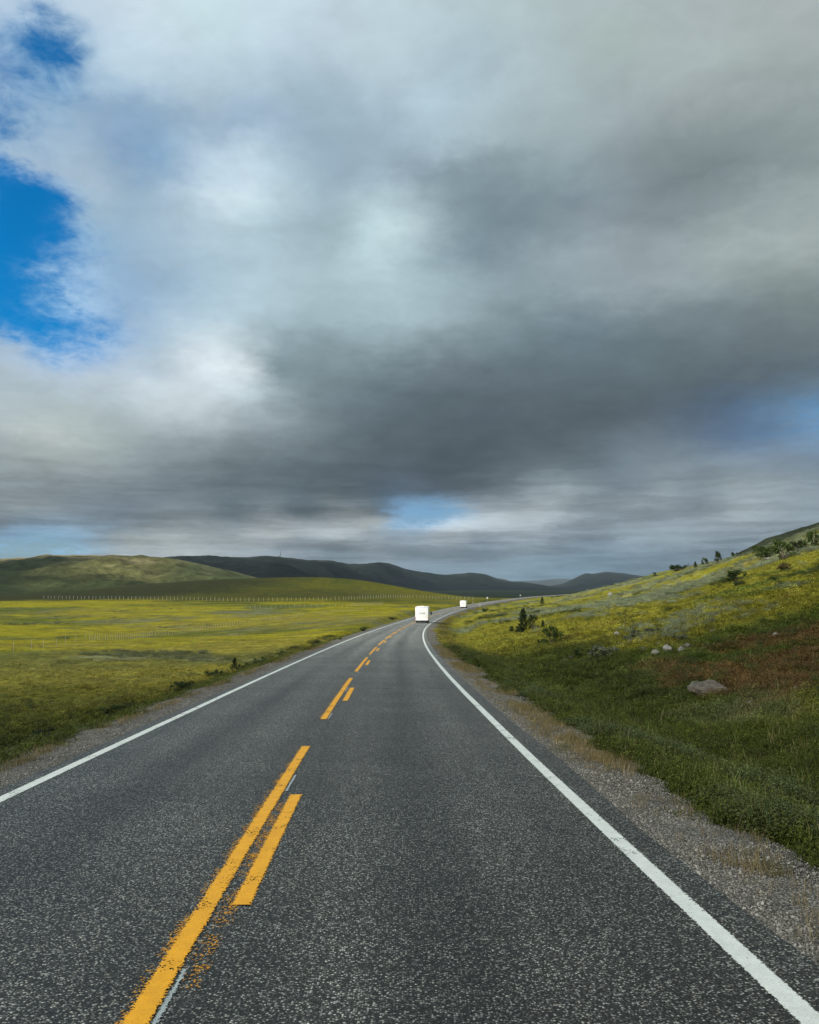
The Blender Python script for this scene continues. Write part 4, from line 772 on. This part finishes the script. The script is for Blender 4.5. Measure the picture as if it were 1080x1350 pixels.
def motorhome(s, d, W_, H_, L_, label, alcove):
    p = Vector(road_pt(s, d).tolist()); t = tag(empty('motorhome', p, -float(np.interp(s, S, HD))), label, 'motorhome', 'white motorhomes driving away along the road')
    rounded('body', (0, L_ * .40, (H_ + .50) / 2), (W_, L_ * .80, H_ - .50), .13, VW, t)
    cab = MB(); a, b = L_ * .79, L_; w = W_ * .46
    cab.add([(-w, a, .4), (w, a, .4), (w, b, .4), (-w, b, .4), (-w, a, 2.15), (w, a, 2.15), (w, b - .95, 2.1), (-w, b - .95, 2.1), (-w, b, 1.15), (w, b, 1.15)], [(0, 3, 2, 1), (4, 5, 6, 7), (7, 6, 9, 8), (8, 9, 2, 3), (0, 1, 5, 4), (1, 2, 9, 6, 5), (0, 4, 7, 8, 3)]); cab.build('cab', VW, t)
    MB().add([(-w * .85, b - .93, 2.06), (w * .85, b - .93, 2.06), (w * .9, b + .012, 1.19), (-w * .9, b + .012, 1.19)], [(0, 3, 2, 1)]).build('windscreen', VGL, t)
    if alcove: rounded('sleeping_alcove', (0, L_ * .86, H_ - .5), (W_ * .96, L_ * .2, .85), .15, VW, t)
    rw = rounded('rear_window', (0, -.012, H_ * .63), (W_ * .42, .05, .38), .02, VGR, t); rounded('pane', (0, -.03, H_ * .63), (W_ * .36, .05, .30), .015, plain('rear_blind', (.74, .75, .75), .25, var=.02), rw)
    rounded('bumper', (0, -.03, .60), (W_ * .98, .16, .24), .05, VW, t); rounded('underbody', (0, L_ * .41, .38), (W_ * .90, L_ * .80, .30), .04, VBK, t)
    MB().box((0, -.112, .60), (.5, .012, .11)).build('number_plate', VPL, t)
    MB().box((0, -.02, H_ - .12), (W_ * .93, .05, .05)).build('marker_strip', VGR, t); MB().box((0, L_ * .3, H_ + .05), (.6, .6, .12)).build('roof_vent', VW, t); MB().box((-.5, L_ * .1, H_ + .04), (.5, .5, .10)).build('roof_vent', VW, t)
    MB().box((-W_ * .18, -.025, H_ * .78), (.22, .02, .07)).build('badge', VGR, t)
    for q in (-1, 1):
        MB().box((q * W_ * .455, -.112, .60), (.14, .02, .13)).build('tail_light', VRD, t); MB().box((q * W_ * .47, -.02, .95), (.09, .05, .30)).build('tail_light', VRD, t)
        m_ = MB(); m_.box((q * (W_ / 2 + .28), L_ * .86, 1.62), (.30, .14, .46)); m_.tube((q * W_ * .44, L_ * .87, 1.5), (q * (W_ / 2 + .28), L_ * .86, 1.55), .03, .03, 5); m_.build('mirror', VBK, t)
        for yy in (L_ * .22, L_ * .84):
            wh = MB().tube((q * (W_ * .40 - .12), yy, .33), (q * (W_ * .40 + .12), yy, .33), .33, .33, 20).build('wheel', VBK, t); MB().tube((q * (W_ * .40 + .121), yy, .33), (q * (W_ * .40 + .135), yy, .33), .20, .19, 14).build('rim', VRIM, wh)
motorhome(151, 1.72, 2.42, 2.98, 6.8, 'nearer white motorhome seen from behind with a dark mirror at its right', False)
motorhome(305, 1.60, 2.25, 2.68, 6.2, 'smaller farther white motorhome rounding the bend ahead', True)

# ------------------------------------------------------------------ haze
hb = MB().box((0, 0, 92.5), (60000, 60000, 215)); hm = D.materials.new('haze'); hm.use_nodes = True; hn = hm.node_tree; hn.nodes.clear()
pv = node(hn, 'ShaderNodeVolumePrincipled', {'Color': (.62, .80, 1.0, 1), 'Density': 2.0e-5, 'Anisotropy': 0.0}); ho = hn.nodes.new('ShaderNodeOutputMaterial'); hn.links.new(pv.outputs[0], ho.inputs['Volume'])
tag(hb.build('haze', hm), kind='stuff')
